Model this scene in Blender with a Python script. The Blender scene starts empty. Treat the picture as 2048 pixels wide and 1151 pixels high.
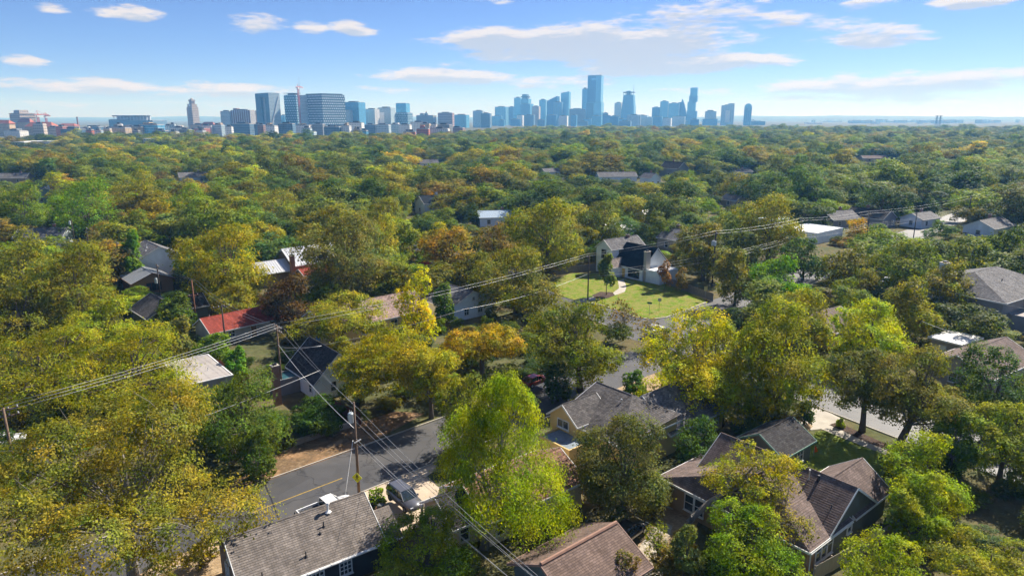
import bpy, bmesh, math, random
import numpy as np
from mathutils import Vector, Matrix
sc = bpy.context.scene
COL = sc.collection
R = math.radians
# ------------------------------------------------------------------ camera
CAM_H = 38.0; FPX = 1365.0; PITCH = R(13.97)
cam_d = bpy.data.cameras.new('camera'); cam = bpy.data.objects.new('camera', cam_d); COL.objects.link(cam)
cam.location = (0, 0, CAM_H); cam.rotation_euler = (R(90) - PITCH, 0, 0)
cam_d.sensor_width = 36; cam_d.lens = 36 * FPX / 2048; cam_d.clip_start = 0.5; cam_d.clip_end = 60000
sc.camera = cam
# ------------------------------------------------------------------ light
SUN_EL, SUN_AZ = R(40), R(47)          # azimuth measured from +Y (view direction) towards +X
sun_d = bpy.data.lights.new('sun', 'SUN'); sun = bpy.data.objects.new('sun', sun_d); COL.objects.link(sun)
sun_d.energy = 5.0; sun_d.angle = R(0.55); sun_d.color = (1.0, 0.95, 0.87)
sdir = Vector((math.sin(SUN_AZ) * math.cos(SUN_EL), math.cos(SUN_AZ) * math.cos(SUN_EL), math.sin(SUN_EL)))
sun.rotation_euler = sdir.to_track_quat('Z', 'Y').to_euler(); sun.location = (60, 60, 120)
world = bpy.data.worlds.new('World'); sc.world = world; world.use_nodes = True
vs = sc.view_settings; vs.view_transform = 'Standard'; vs.look = 'None'; vs.gamma = 1.0; vs.use_curve_mapping = False
vs.exposure = 1.02
SKY_STRENGTH = 0.062; HAZE_DENSITY = 1.75e-4
cy = sc.cycles
cy.use_denoising = True; cy.max_bounces = 5; cy.diffuse_bounces = 3; cy.glossy_bounces = 2; cy.transmission_bounces = 3
cy.volume_bounces = 0; cy.transparent_max_bounces = 4; cy.use_adaptive_sampling = True; cy.adaptive_threshold = 0.02
cy.sample_clamp_indirect = 6; cy.caustics_reflective = False; cy.caustics_refractive = False
try: cy.denoising_prefilter = 'ACCURATE'
except Exception: pass

def ray(x, y):
    u = (x - 1024) / FPX; v = (y - 575.5) / FPX
    return (u, math.cos(PITCH) - v * math.sin(PITCH), -math.sin(PITCH) - v * math.cos(PITCH))
def G(x, y, z=0.0):                    # point at height z seen at photo pixel (x, y)
    d = ray(x, y); t = (z - CAM_H) / d[2]; return Vector((d[0] * t, d[1] * t, z))
def AT(x, y, Y):                       # point at distance Y seen at photo pixel (x, y)
    d = ray(x, y); t = Y / d[1]; return Vector((d[0] * t, Y, CAM_H + d[2] * t))
def PX(p):                             # photo pixel of a world point
    dx, dy, dz = p[0], p[1], p[2] - CAM_H
    f = dy * math.cos(PITCH) - dz * math.sin(PITCH); u = dy * math.sin(PITCH) + dz * math.cos(PITCH)
    f = max(f, .01); return (1024 + FPX * dx / f, 575.5 - FPX * u / f)

# ------------------------------------------------------------------ sky with clouds
def build_world():
    nt = world.node_tree; nt.nodes.clear(); N = nt.nodes.new; L = nt.links.new
    def M(op, a, b=None, c=None, tree=nt, clamp=False):
        n = tree.nodes.new('ShaderNodeMath'); n.operation = op; n.use_clamp = clamp
        for i, v in enumerate((a, b, c)):
            if v is None: continue
            if isinstance(v, (int, float)): n.inputs[i].default_value = v
            else: tree.links.new(v, n.inputs[i])
        return n.outputs[0]
    # density group: input (azimuth, elevation) in radians
    g = bpy.data.node_groups.new('cloud_density', 'ShaderNodeTree')
    g.interface.new_socket('ae', in_out='INPUT', socket_type='NodeSocketVector')
    g.interface.new_socket('density', in_out='OUTPUT', socket_type='NodeSocketFloat')
    gi = g.nodes.new('NodeGroupInput'); go = g.nodes.new('NodeGroupOutput')
    def GM(op, a, b=None, c=None, clamp=False): return M(op, a, b, c, g, clamp)
    sp = g.nodes.new('ShaderNodeSeparateXYZ'); g.links.new(gi.outputs[0], sp.inputs[0])
    az, el = sp.outputs[0], sp.outputs[1]
    def noise(sx, sy, scale, detail, off=0.0, rough=.55):
        cb = g.nodes.new('ShaderNodeCombineXYZ')
        g.links.new(GM('MULTIPLY', az, sx), cb.inputs[0]); g.links.new(GM('MULTIPLY', el, sy), cb.inputs[1]); cb.inputs[2].default_value = off
        n = g.nodes.new('ShaderNodeTexNoise'); n.inputs['Scale'].default_value = scale; n.inputs['Detail'].default_value = detail
        n.inputs['Roughness'].default_value = rough; g.links.new(cb.outputs[0], n.inputs['Vector']); return n.outputs['Fac']
    n1 = noise(1, 4.6, 9, 7, 13.1, .6); n2 = noise(1, 4.5, 40, 5, 7.0, .65)
    # x0, x1, y0, y1 (photo pixels), weight: the banks of cloud in view
    C = [(875,1500,50,128,1.7),(1090,1590,104,150,1.6),(1195,1610,6,66,.6),(1600,1850,38,98,.9),(1680,1800,-12,24,.9),
         (1860,2030,-14,20,.95),(445,570,30,64,.95),(655,760,36,68,.95),(590,660,42,66,.6),(180,330,10,40,.9),(55,140,8,28,.65),
         (0,95,112,140,.85),(-60,330,155,188,.9),(300,620,168,200,.62),(700,1070,138,168,1.1),(1020,1210,146,178,.7),
         (720,860,168,190,.75),(1500,2100,150,196,1.15),(1700,2120,132,160,.7),(1380,2060,186,206,.5),(0,180,192,214,.55),
         (920,1010,-8,12,.6),(1500,1570,-10,10,.6),(1320,1480,170,196,.5),(880,960,122,134,.5),(380,700,192,216,.45)]
    tot = None
    for (x0, x1, y0, y1, w) in C:
        cx, cy_ = (x0 + x1) / 2, (y0 + y1) / 2
        d = ray(cx, cy_); d1 = ray(x1, cy_); d2 = ray(cx, y0)
        a0 = math.atan2(d[0], d[1]); e0 = math.atan2(d[2], math.hypot(d[0], d[1]))
        ra = abs(math.atan2(d1[0], d1[1]) - a0) * 1.12; re = abs(math.atan2(d2[2], math.hypot(d2[0], d2[1])) - e0) * 1.2
        qa = GM('DIVIDE', GM('SUBTRACT', az, a0), ra); qe = GM('DIVIDE', GM('SUBTRACT', el, e0), re)
        r2 = GM('ADD', GM('MULTIPLY', qa, qa), GM('MULTIPLY', qe, qe))
        m = GM('MULTIPLY', GM('SUBTRACT', 1.0, r2), w)
        tot = m if tot is None else GM('MAXIMUM', tot, m)
    # the same fair weather cloud carries on round the sky outside the frame
    n3 = noise(1, 2.6, 4.2, 3, 11.0); gen = GM('MULTIPLY', GM('SUBTRACT', n3, .56), 6.0)
    inside = GM('MULTIPLY', GM('LESS_THAN', GM('ABSOLUTE', az), .70), GM('LESS_THAN', el, .19))
    gen = GM('SUBTRACT', gen, GM('MULTIPLY', inside, 4.0))
    tot = GM('MAXIMUM', GM('MAXIMUM', tot, gen), -1.2)
    nn = GM('ADD', GM('MULTIPLY', GM('SUBTRACT', n1, .5), 5.6), GM('MULTIPLY', GM('SUBTRACT', n2, .5), 2.3))
    dn = GM('ADD', GM('MULTIPLY', tot, 1.35), nn)
    mr = g.nodes.new('ShaderNodeMapRange'); mr.interpolation_type = 'SMOOTHSTEP'; g.links.new(dn, mr.inputs[0])
    mr.inputs[1].default_value = .05; mr.inputs[2].default_value = 1.25
    g.links.new(mr.outputs[0], go.inputs[0])
    tc = N('ShaderNodeTexCoord'); s = N('ShaderNodeSeparateXYZ'); L(tc.outputs['Generated'], s.inputs[0])
    az = M('ARCTAN2', s.outputs[0], s.outputs[1]); el = M('ARCSINE', s.outputs[2])
    def dens(de):
        cb = N('ShaderNodeCombineXYZ'); L(az, cb.inputs[0]); L(M('ADD', el, de), cb.inputs[1])
        gn = N('ShaderNodeGroup'); gn.node_tree = g; L(cb.outputs[0], gn.inputs[0]); return gn.outputs[0]
    d0 = dens(0.0); up = dens(.010)
    sky = N('ShaderNodeTexSky'); sky.sky_type = 'NISHITA'; sky.sun_disc = False; sky.sun_elevation = SUN_EL; sky.sun_rotation = SUN_AZ
    sky.altitude = 4000; sky.air_density = 1.0; sky.dust_density = 0.25; sky.ozone_density = 6.0
    wb = N('ShaderNodeMix'); wb.data_type = 'RGBA'; wb.blend_type = 'MULTIPLY'; wb.inputs[0].default_value = 1; L(sky.outputs[0], wb.inputs[6]); wb.inputs[7].default_value = (.97, .91, 1.12, 1)   # the camera's cool white balance
    b1 = N('ShaderNodeBackground'); L(wb.outputs[2], b1.inputs[0]); b1.inputs[1].default_value = SKY_STRENGTH
    mx = N('ShaderNodeMix'); mx.data_type = 'RGBA'
    L(up, mx.inputs[0]); mx.inputs[6].default_value = (.70, .65, .60, 1); mx.inputs[7].default_value = (.42, .445, .51, 1)
    b2 = N('ShaderNodeBackground'); L(mx.outputs[2], b2.inputs[0]); b2.inputs[1].default_value = .66
    ms = N('ShaderNodeMixShader'); L(M('MULTIPLY', d0, .9), ms.inputs[0]); L(b1.outputs[0], ms.inputs[1]); L(b2.outputs[0], ms.inputs[2])
    # below the horizon the sky simply carries on
    out = N('ShaderNodeOutputWorld'); L(ms.outputs[0], out.inputs[0])
build_world()
world.cycles.sampling_method = 'MANUAL'; world.cycles.sample_map_resolution = 256

# ------------------------------------------------------------------ helpers
rnd = random.Random(7)
def tag(o, label=None, cat=None, group=None, kind=None):
    if label: o['label'] = label
    if cat: o['category'] = cat
    if group: o['group'] = group
    if kind: o['kind'] = kind
    return o
def empty(name, loc=(0, 0, 0), rz=0.0, label=None, cat=None, group=None):
    o = bpy.data.objects.new(name, None); COL.objects.link(o); o.location = loc; o.rotation_euler = (0, 0, rz)
    o.empty_display_size = .2
    return tag(o, label, cat, group)
def link(name, me, mat=None, parent=None):
    o = bpy.data.objects.new(name, me); COL.objects.link(o)
    if mat is not None and not me.materials: me.materials.append(mat)
    if parent is not None: o.parent = parent
    return o
def copy_tree(o, parent=None):
    c = o.copy(); COL.objects.link(c); c.parent = parent
    for ch in list(o.children): copy_tree(ch, c)
    return c
class MB:
    def __init__(s): s.v = []; s.f = []
    def poly(s, pts):
        n = len(s.v); s.v += [tuple(p) for p in pts]; s.f.append(tuple(range(n, n + len(pts)))); return s
    def box(s, a, b):
        x0, x1 = sorted((a[0], b[0])); y0, y1 = sorted((a[1], b[1])); z0, z1 = sorted((a[2], b[2]))
        n = len(s.v); s.v += [(x0,y0,z0),(x1,y0,z0),(x1,y1,z0),(x0,y1,z0),(x0,y0,z1),(x1,y0,z1),(x1,y1,z1),(x0,y1,z1)]
        s.f += [tuple(n + i for i in q) for q in ((3,2,1,0),(4,5,6,7),(0,1,5,4),(1,2,6,5),(2,3,7,6),(3,0,4,7))]; return s
    def obox(s, c, ex, ey, ez):          # oriented box: centre and three half axes
        c, ex, ey, ez = Vector(c), Vector(ex), Vector(ey), Vector(ez); n = len(s.v)
        s.v += [tuple(c + i*ex + j*ey + k*ez) for k in (-1, 1) for (i, j) in ((-1,-1),(1,-1),(1,1),(-1,1))]
        s.f += [tuple(n + i for i in q) for q in ((3,2,1,0),(4,5,6,7),(0,1,5,4),(1,2,6,5),(2,3,7,6),(3,0,4,7))]; return s
    def prism(s, pts, z0, z1):           # vertical extrusion of a plan outline
        n = len(s.v); k = len(pts); s.v += [(p[0], p[1], z0) for p in pts] + [(p[0], p[1], z1) for p in pts]
        s.f.append(tuple(n + i for i in reversed(range(k)))); s.f.append(tuple(n + k + i for i in range(k)))
        for i in range(k): j = (i + 1) % k; s.f.append((n + i, n + j, n + k + j, n + k + i))
        return s
    def tube(s, pts, rad, sides=6, cap=True):
        pts = [Vector(p) for p in pts]; k = len(pts); rs = rad if hasattr(rad, '__len__') else [rad] * k; n = len(s.v)
        for i, p in enumerate(pts):
            d = (pts[min(i + 1, k - 1)] - pts[max(i - 1, 0)]).normalized()
            a = d.cross(Vector((0, 0, 1)) if abs(d.z) < .9 else Vector((1, 0, 0))).normalized(); b = d.cross(a)
            for q in range(sides):
                t = 2 * math.pi * q / sides; s.v.append(tuple(p + (a * math.cos(t) + b * math.sin(t)) * rs[i]))
        for i in range(k - 1):
            for q in range(sides):
                w = (q + 1) % sides; s.f.append((n + i*sides + q, n + i*sides + w, n + (i+1)*sides + w, n + (i+1)*sides + q))
        if cap:
            s.f.append(tuple(n + q for q in reversed(range(sides)))); s.f.append(tuple(n + (k-1)*sides + q for q in range(sides)))
        return s
    def cyl(s, c, r, h, sides=10, r2=None):
        return s.tube([c, (c[0], c[1], c[2] + h)], [r, r if r2 is None else r2], sides)
    def mesh(s, name, smooth=False, fix=True):
        me = bpy.data.meshes.new(name); me.from_pydata(s.v, [], s.f)
        if fix:
            bm = bmesh.new(); bm.from_mesh(me); bmesh.ops.recalc_face_normals(bm, faces=bm.faces); bm.to_mesh(me); bm.free()
        if smooth: me.shade_smooth()
        return me
    def build(s, name, mat, parent=None, smooth=False, fix=True): return link(name, s.mesh(name, smooth, fix), mat, parent)

# ------------------------------------------------------------------ materials
MATS = {}
def mat(name, col, rough=.8, metal=0.0, var=.18, scale=2.0, bump=0.0, bscale=30.0, spec=.3, stretch=None, dirt=None):
    if name in MATS: return MATS[name]
    m = bpy.data.materials.new(name); m.use_nodes = True; nt = m.node_tree; N = nt.nodes.new; L = nt.links.new
    p = nt.nodes['Principled BSDF']; p.inputs['Roughness'].default_value = rough; p.inputs['Metallic'].default_value = metal
    p.inputs['Specular IOR Level'].default_value = spec
    tc = N('ShaderNodeTexCoord'); mp = N('ShaderNodeMapping'); L(tc.outputs['Object'], mp.inputs[0])
    if stretch: mp.inputs['Scale'].default_value = stretch
    nz = N('ShaderNodeTexNoise'); nz.inputs['Scale'].default_value = scale; nz.inputs['Detail'].default_value = 6; nz.inputs['Roughness'].default_value = .62
    L(mp.outputs[0], nz.inputs['Vector'])
    mr = N('ShaderNodeMapRange'); mr.inputs[1].default_value = .28; mr.inputs[2].default_value = .72; mr.inputs[3].default_value = 1 - var; mr.inputs[4].default_value = 1 + var
    L(nz.outputs['Fac'], mr.inputs[0])
    mx = N('ShaderNodeMix'); mx.data_type = 'RGBA'; mx.blend_type = 'MULTIPLY'; mx.inputs[0].default_value = 1
    mx.inputs[6].default_value = (*col, 1); L(mr.outputs[0], mx.inputs[7]); res = mx.outputs[2]
    if dirt:
        n2 = N('ShaderNodeTexNoise'); n2.inputs['Scale'].default_value = scale * .35; n2.inputs['Detail'].default_value = 8; L(mp.outputs[0], n2.inputs['Vector'])
        r2 = N('ShaderNodeMapRange'); r2.inputs[1].default_value = .5; r2.inputs[2].default_value = .75; r2.inputs[4].default_value = .8; L(n2.outputs['Fac'], r2.inputs[0])
        m2 = N('ShaderNodeMix'); m2.data_type = 'RGBA'; L(r2.outputs[0], m2.inputs[0]); L(res, m2.inputs[6]); m2.inputs[7].default_value = (*dirt, 1); res = m2.outputs[2]
    L(res, p.inputs['Base Color'])
    if bump:
        nb = N('ShaderNodeTexNoise'); nb.inputs['Scale'].default_value = bscale; nb.inputs['Detail'].default_value = 4; L(mp.outputs[0], nb.inputs['Vector'])
        bp = N('ShaderNodeBump'); bp.inputs['Strength'].default_value = bump; bp.inputs['Distance'].default_value = .05; L(nb.outputs['Fac'], bp.inputs['Height']); L(bp.outputs[0], p.inputs['Normal'])
    MATS[name] = m; return m
def shingle(name, col, bw=.42, bh=.2, var=.35):
    if name in MATS: return MATS[name]
    m = bpy.data.materials.new(name); m.use_nodes = True; nt = m.node_tree; N = nt.nodes.new; L = nt.links.new
    p = nt.nodes['Principled BSDF']; p.inputs['Roughness'].default_value = .9; p.inputs['Specular IOR Level'].default_value = .15
    tc = N('ShaderNodeTexCoord'); br = N('ShaderNodeTexBrick'); L(tc.outputs['Object'], br.inputs['Vector'])
    br.inputs['Scale'].default_value = 1; br.inputs['Brick Width'].default_value = bw; br.inputs['Row Height'].default_value = bh
    br.inputs['Mortar Size'].default_value = .018; br.inputs['Mortar Smooth'].default_value = .3; br.inputs['Bias'].default_value = 0
    a = [c * (1 + var) for c in col]; b = [c * (1 - var) for c in col]
    br.inputs['Color1'].default_value = (*a, 1); br.inputs['Color2'].default_value = (*b, 1); br.inputs['Mortar'].default_value = (*[c * .55 for c in col], 1)
    nz = N('ShaderNodeTexNoise'); nz.inputs['Scale'].default_value = .5; nz.inputs['Detail'].default_value = 7; L(tc.outputs['Object'], nz.inputs['Vector'])
    mr = N('ShaderNodeMapRange'); mr.inputs[1].default_value = .3; mr.inputs[2].default_value = .7; mr.inputs[3].default_value = .78; mr.inputs[4].default_value = 1.2; L(nz.outputs['Fac'], mr.inputs[0])
    mx = N('ShaderNodeMix'); mx.data_type = 'RGBA'; mx.blend_type = 'MULTIPLY'; mx.inputs[0].default_value = 1; L(br.outputs['Color'], mx.inputs[6]); L(mr.outputs[0], mx.inputs[7])
    n2 = N('ShaderNodeTexNoise'); n2.inputs['Scale'].default_value = 1.0; n2.inputs['Detail'].default_value = 6; mp = N('ShaderNodeMapping'); mp.inputs['Scale'].default_value = (2.4, .3, 1); L(tc.outputs['Object'], mp.inputs[0]); L(mp.outputs[0], n2.inputs['Vector'])
    m3 = N('ShaderNodeMapRange'); m3.inputs[1].default_value = .35; m3.inputs[2].default_value = .7; m3.inputs[3].default_value = .8; m3.inputs[4].default_value = 1.15; L(n2.outputs['Fac'], m3.inputs[0])
    m4 = N('ShaderNodeMix'); m4.data_type = 'RGBA'; m4.blend_type = 'MULTIPLY'; m4.inputs[0].default_value = 1; L(mx.outputs[2], m4.inputs[6]); L(m3.outputs[0], m4.inputs[7])
    L(m4.outputs[2], p.inputs['Base Color']); MATS[name] = m; return m
def glassm(name, col, rough=.06):
    if name in MATS: return MATS[name]
    m = bpy.data.materials.new(name); m.use_nodes = True; p = m.node_tree.nodes['Principled BSDF']
    p.inputs['Base Color'].default_value = (*col, 1); p.inputs['Roughness'].default_value = rough; p.inputs['Specular IOR Level'].default_value = .9
    p.inputs['Coat Weight'].default_value = .4; MATS[name] = m; return m
def foliage(name, attr):
    m = bpy.data.materials.new(name); m.use_nodes = True; nt = m.node_tree; N = nt.nodes.new; L = nt.links.new
    nt.nodes.remove(nt.nodes['Principled BSDF']); out = nt.nodes['Material Output']
    if attr == 'object': oi = N('ShaderNodeObjectInfo'); tint = oi.outputs['Color']
    else:
        at = N('ShaderNodeAttribute'); at.attribute_type = 'INSTANCER'; at.attribute_name = 'tint'; tint = at.outputs['Color']
    la = N('ShaderNodeAttribute'); la.attribute_name = 'lv'
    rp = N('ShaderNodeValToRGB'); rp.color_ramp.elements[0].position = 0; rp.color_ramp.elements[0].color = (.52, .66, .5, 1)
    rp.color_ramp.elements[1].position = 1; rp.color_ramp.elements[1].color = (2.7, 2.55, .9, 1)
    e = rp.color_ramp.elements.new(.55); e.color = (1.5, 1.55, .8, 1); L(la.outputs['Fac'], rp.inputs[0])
    mx = N('ShaderNodeMix'); mx.data_type = 'RGBA'; mx.blend_type = 'MULTIPLY'; mx.inputs[0].default_value = 1; L(tint, mx.inputs[6]); L(rp.outputs[0], mx.inputs[7])
    tc = N('ShaderNodeTexCoord'); nz = N('ShaderNodeTexNoise'); nz.inputs['Scale'].default_value = .42; nz.inputs['Detail'].default_value = 2; L(tc.outputs['Object'], nz.inputs['Vector'])
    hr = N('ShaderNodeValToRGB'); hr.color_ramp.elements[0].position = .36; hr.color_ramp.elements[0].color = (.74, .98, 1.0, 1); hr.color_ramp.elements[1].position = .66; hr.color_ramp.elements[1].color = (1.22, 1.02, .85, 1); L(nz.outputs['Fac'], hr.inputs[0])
    m0 = N('ShaderNodeMix'); m0.data_type = 'RGBA'; m0.blend_type = 'MULTIPLY'; m0.inputs[0].default_value = 1; L(mx.outputs[2], m0.inputs[6]); L(hr.outputs[0], m0.inputs[7]); mx = m0
    d = N('ShaderNodeBsdfPrincipled'); d.inputs['Roughness'].default_value = .62; d.inputs['Specular IOR Level'].default_value = .08; L(mx.outputs[2], d.inputs['Base Color'])
    t2 = N('ShaderNodeMix'); t2.data_type = 'RGBA'; t2.blend_type = 'MULTIPLY'; t2.inputs[0].default_value = 1; L(mx.outputs[2], t2.inputs[6]); t2.inputs[7].default_value = (1.55, 1.5, .7, 1)
    t = N('ShaderNodeBsdfTranslucent'); L(t2.outputs[2], t.inputs[0])
    ms = N('ShaderNodeMixShader'); ms.inputs[0].default_value = .36; L(d.outputs[0], ms.inputs[1]); L(t.outputs[0], ms.inputs[2]); L(ms.outputs[0], out.inputs[0])
    MATS[name] = m; return m
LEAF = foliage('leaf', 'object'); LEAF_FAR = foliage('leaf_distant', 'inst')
BARK = mat('bark', (.13, .105, .08), .9, var=.4, scale=6, bump=.6, bscale=14, stretch=(3, 3, .6))
BARK_GREY = mat('bark_grey', (.24, .215, .185), .9, var=.35, scale=5, bump=.5, bscale=14, stretch=(3, 3, .6))
# ------------------------------------------------------------------ ground, roads, yards
def ground_mat(name, cols, s1=.06, s2=.9):
    m = bpy.data.materials.new(name); m.use_nodes = True; nt = m.node_tree; N = nt.nodes.new; L = nt.links.new
    p = nt.nodes['Principled BSDF']; p.inputs['Roughness'].default_value = .95; p.inputs['Specular IOR Level'].default_value = .1
    tc = N('ShaderNodeTexCoord')
    def nz(s, d=8, r=.62):
        n = N('ShaderNodeTexNoise'); n.inputs['Scale'].default_value = s; n.inputs['Detail'].default_value = d; n.inputs['Roughness'].default_value = r; L(tc.outputs['Object'], n.inputs['Vector']); return n.outputs['Fac']
    rp = N('ShaderNodeValToRGB'); L(nz(s1), rp.inputs[0]); cr = rp.color_ramp
    cr.elements[0].position = .3; cr.elements[0].color = (*cols[0], 1); cr.elements[1].position = .7; cr.elements[1].color = (*cols[-1], 1)
    for i, c in enumerate(cols[1:-1]):
        e = cr.elements.new(.3 + .4 * (i + 1) / (len(cols) - 1)); e.color = (*c, 1)
    mr = N('ShaderNodeMapRange'); mr.inputs[1].default_value = .25; mr.inputs[2].default_value = .75; mr.inputs[3].default_value = .55; mr.inputs[4].default_value = 1.45; L(nz(s2, 10, .7), mr.inputs[0])
    mx = N('ShaderNodeMix'); mx.data_type = 'RGBA'; mx.blend_type = 'MULTIPLY'; mx.inputs[0].default_value = 1; L(rp.outputs[0], mx.inputs[6]); L(mr.outputs[0], mx.inputs[7]); L(mx.outputs[2], p.inputs['Base Color'])
    bp = N('ShaderNodeBump'); bp.inputs['Strength'].default_value = .6; bp.inputs['Distance'].default_value = .1; L(nz(s2 * 6, 6), bp.inputs['Height']); L(bp.outputs[0], p.inputs['Normal'])
    MATS[name] = m; return m
GROUND = ground_mat('yard_ground', [(.075, .10, .03), (.13, .105, .05), (.085, .095, .035), (.17, .13, .07)])
LAWN = ground_mat('lawn_grass', [(.09, .165, .010), (.14, .21, .012), (.24, .215, .06), (.11, .185, .010)], .6, 4)
LAWN2 = ground_mat('front_lawn_grass', [(.10, .17, .015), (.17, .21, .03), (.12, .15, .02)], .5, 3)  # second grass tone, for the right-hand front yard
LITTER = ground_mat('leaf_litter', [(.20, .11, .05), (.31, .19, .10), (.15, .10, .055), (.36, .25, .15)], .35, 2.5)
DIRT = ground_mat('bare_dirt', [(.34, .22, .12), (.42, .31, .19), (.28, .19, .10)], .4, 3)
GRAVEL = ground_mat('pale_gravel', [(.42, .37, .28), (.55, .50, .41), (.34, .27, .18), (.5, .46, .38)], .6, 4)
MULCH = ground_mat('dark_mulch', [(.06, .042, .035), (.11, .075, .055)], 1, 5)
ASPHALT = mat('asphalt', (.062, .060, .060), .6, var=.2, scale=.35, bump=.2, bscale=60, dirt=(.12, .11, .10), spec=.5)
def wear(m):                          # sealed cracks and old patches in the asphalt
    nt = m.node_tree; N = nt.nodes.new; L = nt.links.new; p = nt.nodes['Principled BSDF']; src = p.inputs['Base Color'].links[0].from_socket
    tc = N('ShaderNodeTexCoord'); nz = N('ShaderNodeTexNoise'); nz.inputs['Scale'].default_value = .5; nz.inputs['Detail'].default_value = 5; L(tc.outputs['Object'], nz.inputs['Vector'])
    mv = N('ShaderNodeMix'); mv.data_type = 'VECTOR'; mv.inputs[0].default_value = .25; L(tc.outputs['Object'], mv.inputs[4]); sv = N('ShaderNodeVectorMath'); sv.operation = 'SCALE'; sv.inputs[3].default_value = 14; L(nz.outputs['Color'], sv.inputs[0]); L(sv.outputs[0], mv.inputs[5])
    vo = N('ShaderNodeTexVoronoi'); vo.feature = 'DISTANCE_TO_EDGE'; vo.inputs['Scale'].default_value = .22; L(mv.outputs[1], vo.inputs['Vector'])
    mr = N('ShaderNodeMapRange'); mr.inputs[2].default_value = .03; mr.inputs[3].default_value = .45; mr.inputs[4].default_value = 1; L(vo.outputs['Distance'], mr.inputs[0])
    v2 = N('ShaderNodeTexVoronoi'); v2.inputs['Scale'].default_value = .11; L(tc.outputs['Object'], v2.inputs['Vector']); r2 = N('ShaderNodeMapRange'); r2.inputs[3].default_value = .82; r2.inputs[4].default_value = 1.2; L(v2.outputs['Color'], r2.inputs[0])
    ml = N('ShaderNodeMath'); ml.operation = 'MULTIPLY'; L(mr.outputs[0], ml.inputs[0]); L(r2.outputs[0], ml.inputs[1])
    mx = N('ShaderNodeMix'); mx.data_type = 'RGBA'; mx.blend_type = 'MULTIPLY'; mx.inputs[0].default_value = 1; L(src, mx.inputs[6]); L(ml.outputs[0], mx.inputs[7]); L(mx.outputs[2], p.inputs['Base Color'])
wear(ASPHALT)
CONCRETE = mat('concrete', (.43, .39, .33), .9, var=.14, scale=.8, bump=.2, bscale=40, dirt=(.30, .26, .21))
DRIVE = mat('warm_concrete', (.50, .40, .29), .9, var=.12, scale=.7, bump=.2, bscale=40, dirt=(.36, .29, .21))
def ground():
    mb = MB(); r = [0, 60, 150, 400, 1000, 2500, 6000, 9000]; k = 24
    for i in range(len(r) - 1):
        for q in range(k):
            t0, t1 = 2 * math.pi * q / k, 2 * math.pi * (q + 1) / k; P = lambda rr, t: (rr * math.cos(t), 4500 + rr * math.sin(t), 0) if rr > 5999 else (rr * math.cos(t), min(1.0, rr / 6000) * 4500 + rr * math.sin(t), 0)
            pts = [P(r[i], t0), P(r[i + 1], t0), P(r[i + 1], t1), P(r[i], t1)] if i else [P(0, 0), P(r[1], t0), P(r[1], t1)]
            mb.poly(pts)
    me = mb.mesh('ground'); bm = bmesh.new(); bm.from_mesh(me); bmesh.ops.remove_doubles(bm, verts=bm.verts, dist=.01); bmesh.ops.recalc_face_normals(bm, faces=bm.faces); bm.to_mesh(me); bm.free()
    if me.polygons[0].normal.z < 0: me.flip_normals()
    tag(link('ground', me, GROUND), kind='structure')
ground()
def sheet(name, px, z, m, world_pts=False, thick=0):
    pts = [(p[0], p[1]) if world_pts else tuple(G(p[0], p[1], z))[:2] for p in px]
    mb = MB()
    if thick: mb.prism(pts, z - thick, z)
    else: mb.poly([(p[0], p[1], z) for p in pts])
    me = mb.mesh(name)
    if not thick and me.polygons[0].normal.z < 0: me.flip_normals()
    return tag(link(name, me, m), kind='structure')
def dirv(deg): return Vector((math.cos(R(deg)), math.sin(R(deg)), 0))
A1 = dirv(42.3); A1n = dirv(132.3); Cd = dirv(122); Cn = dirv(32); A2 = dirv(45); A2n = dirv(135)
def a1(s, n): return A1 * s + A1n * n
C0 = Vector((43.5, 82.5, 0)); A20 = Vector((30.1, 128.9, 0))
def cc(t, w): return C0 + Cd * t + Cn * w
def a2(t, w): return A20 + A2 * t - A2n * w
def quad(f, s0, s1, n0, n1): return [f(s0, n0), f(s1, n0), f(s1, n1), f(s0, n1)]
sheet('road', quad(a1, -45, 88, 58.15, 67.0), .010, ASPHALT, True)
sheet('road', quad(cc, -70, 150, 0, 9.8), .014, ASPHALT, True)
sheet('road', quad(a2, -16, 420, 0, 9.2), .018, ASPHALT, True)
def kerb(pts, w=.16, h=.12):
    mb = MB()
    for p, q in zip(pts[:-1], pts[1:]):
        p, q = Vector(p), Vector(q); d = (q - p); l = d.length; d.normalize(); n = Vector((-d.y, d.x, 0))
        mb.obox((p + q) / 2 + Vector((0, 0, h / 2)), d * (l / 2 + .02), n * (w / 2), Vector((0, 0, h / 2)))
    return tag(mb.build('kerb', CONCRETE), kind='structure')
kerb([a1(-45, 58.0), a1(69, 58.0)]); kerb([a1(-45, 67.15), a1(72, 67.15)])
kerb([cc(-70, -.1), cc(22, -.1)]); kerb([cc(44, -.1), cc(150, -.1)]); kerb([cc(-70, 9.9), cc(28, 9.9)]); kerb([a2(12, 9.3), a2(300, 9.3)])
# painted lines
YEL = mat('yellow_road_paint', (.36, .24, .05), .8, var=.35, scale=3)
for s0, s1 in ((21.5, 31.5),):
    sheet('road_marking', quad(a1, s0, s1, 62.0, 62.13), .016, YEL, True)
# lawn with the kerbed corner
lawn_px = [(1108,560),(1140,546),(1192,546),(1250,558),(1330,566),(1402,592),(1412,604),(1370,620),(1332,634),(1300,638),(1268,633),(1240,622),(1205,610),(1150,600),(1112,588)]
sheet('lawn', lawn_px, .10, LAWN, thick=.095)
kerb([G(x, y) - Vector((.0, .25, 0)) for x, y in lawn_px[6:14]], .3, .14)
sheet('path', [(1236,560),(1247,558),(1253,572),(1250,583),(1236,588),(1180,602),(1150,606),(1150,600),(1225,586),(1238,576)], .108, CONCRETE)
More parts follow.
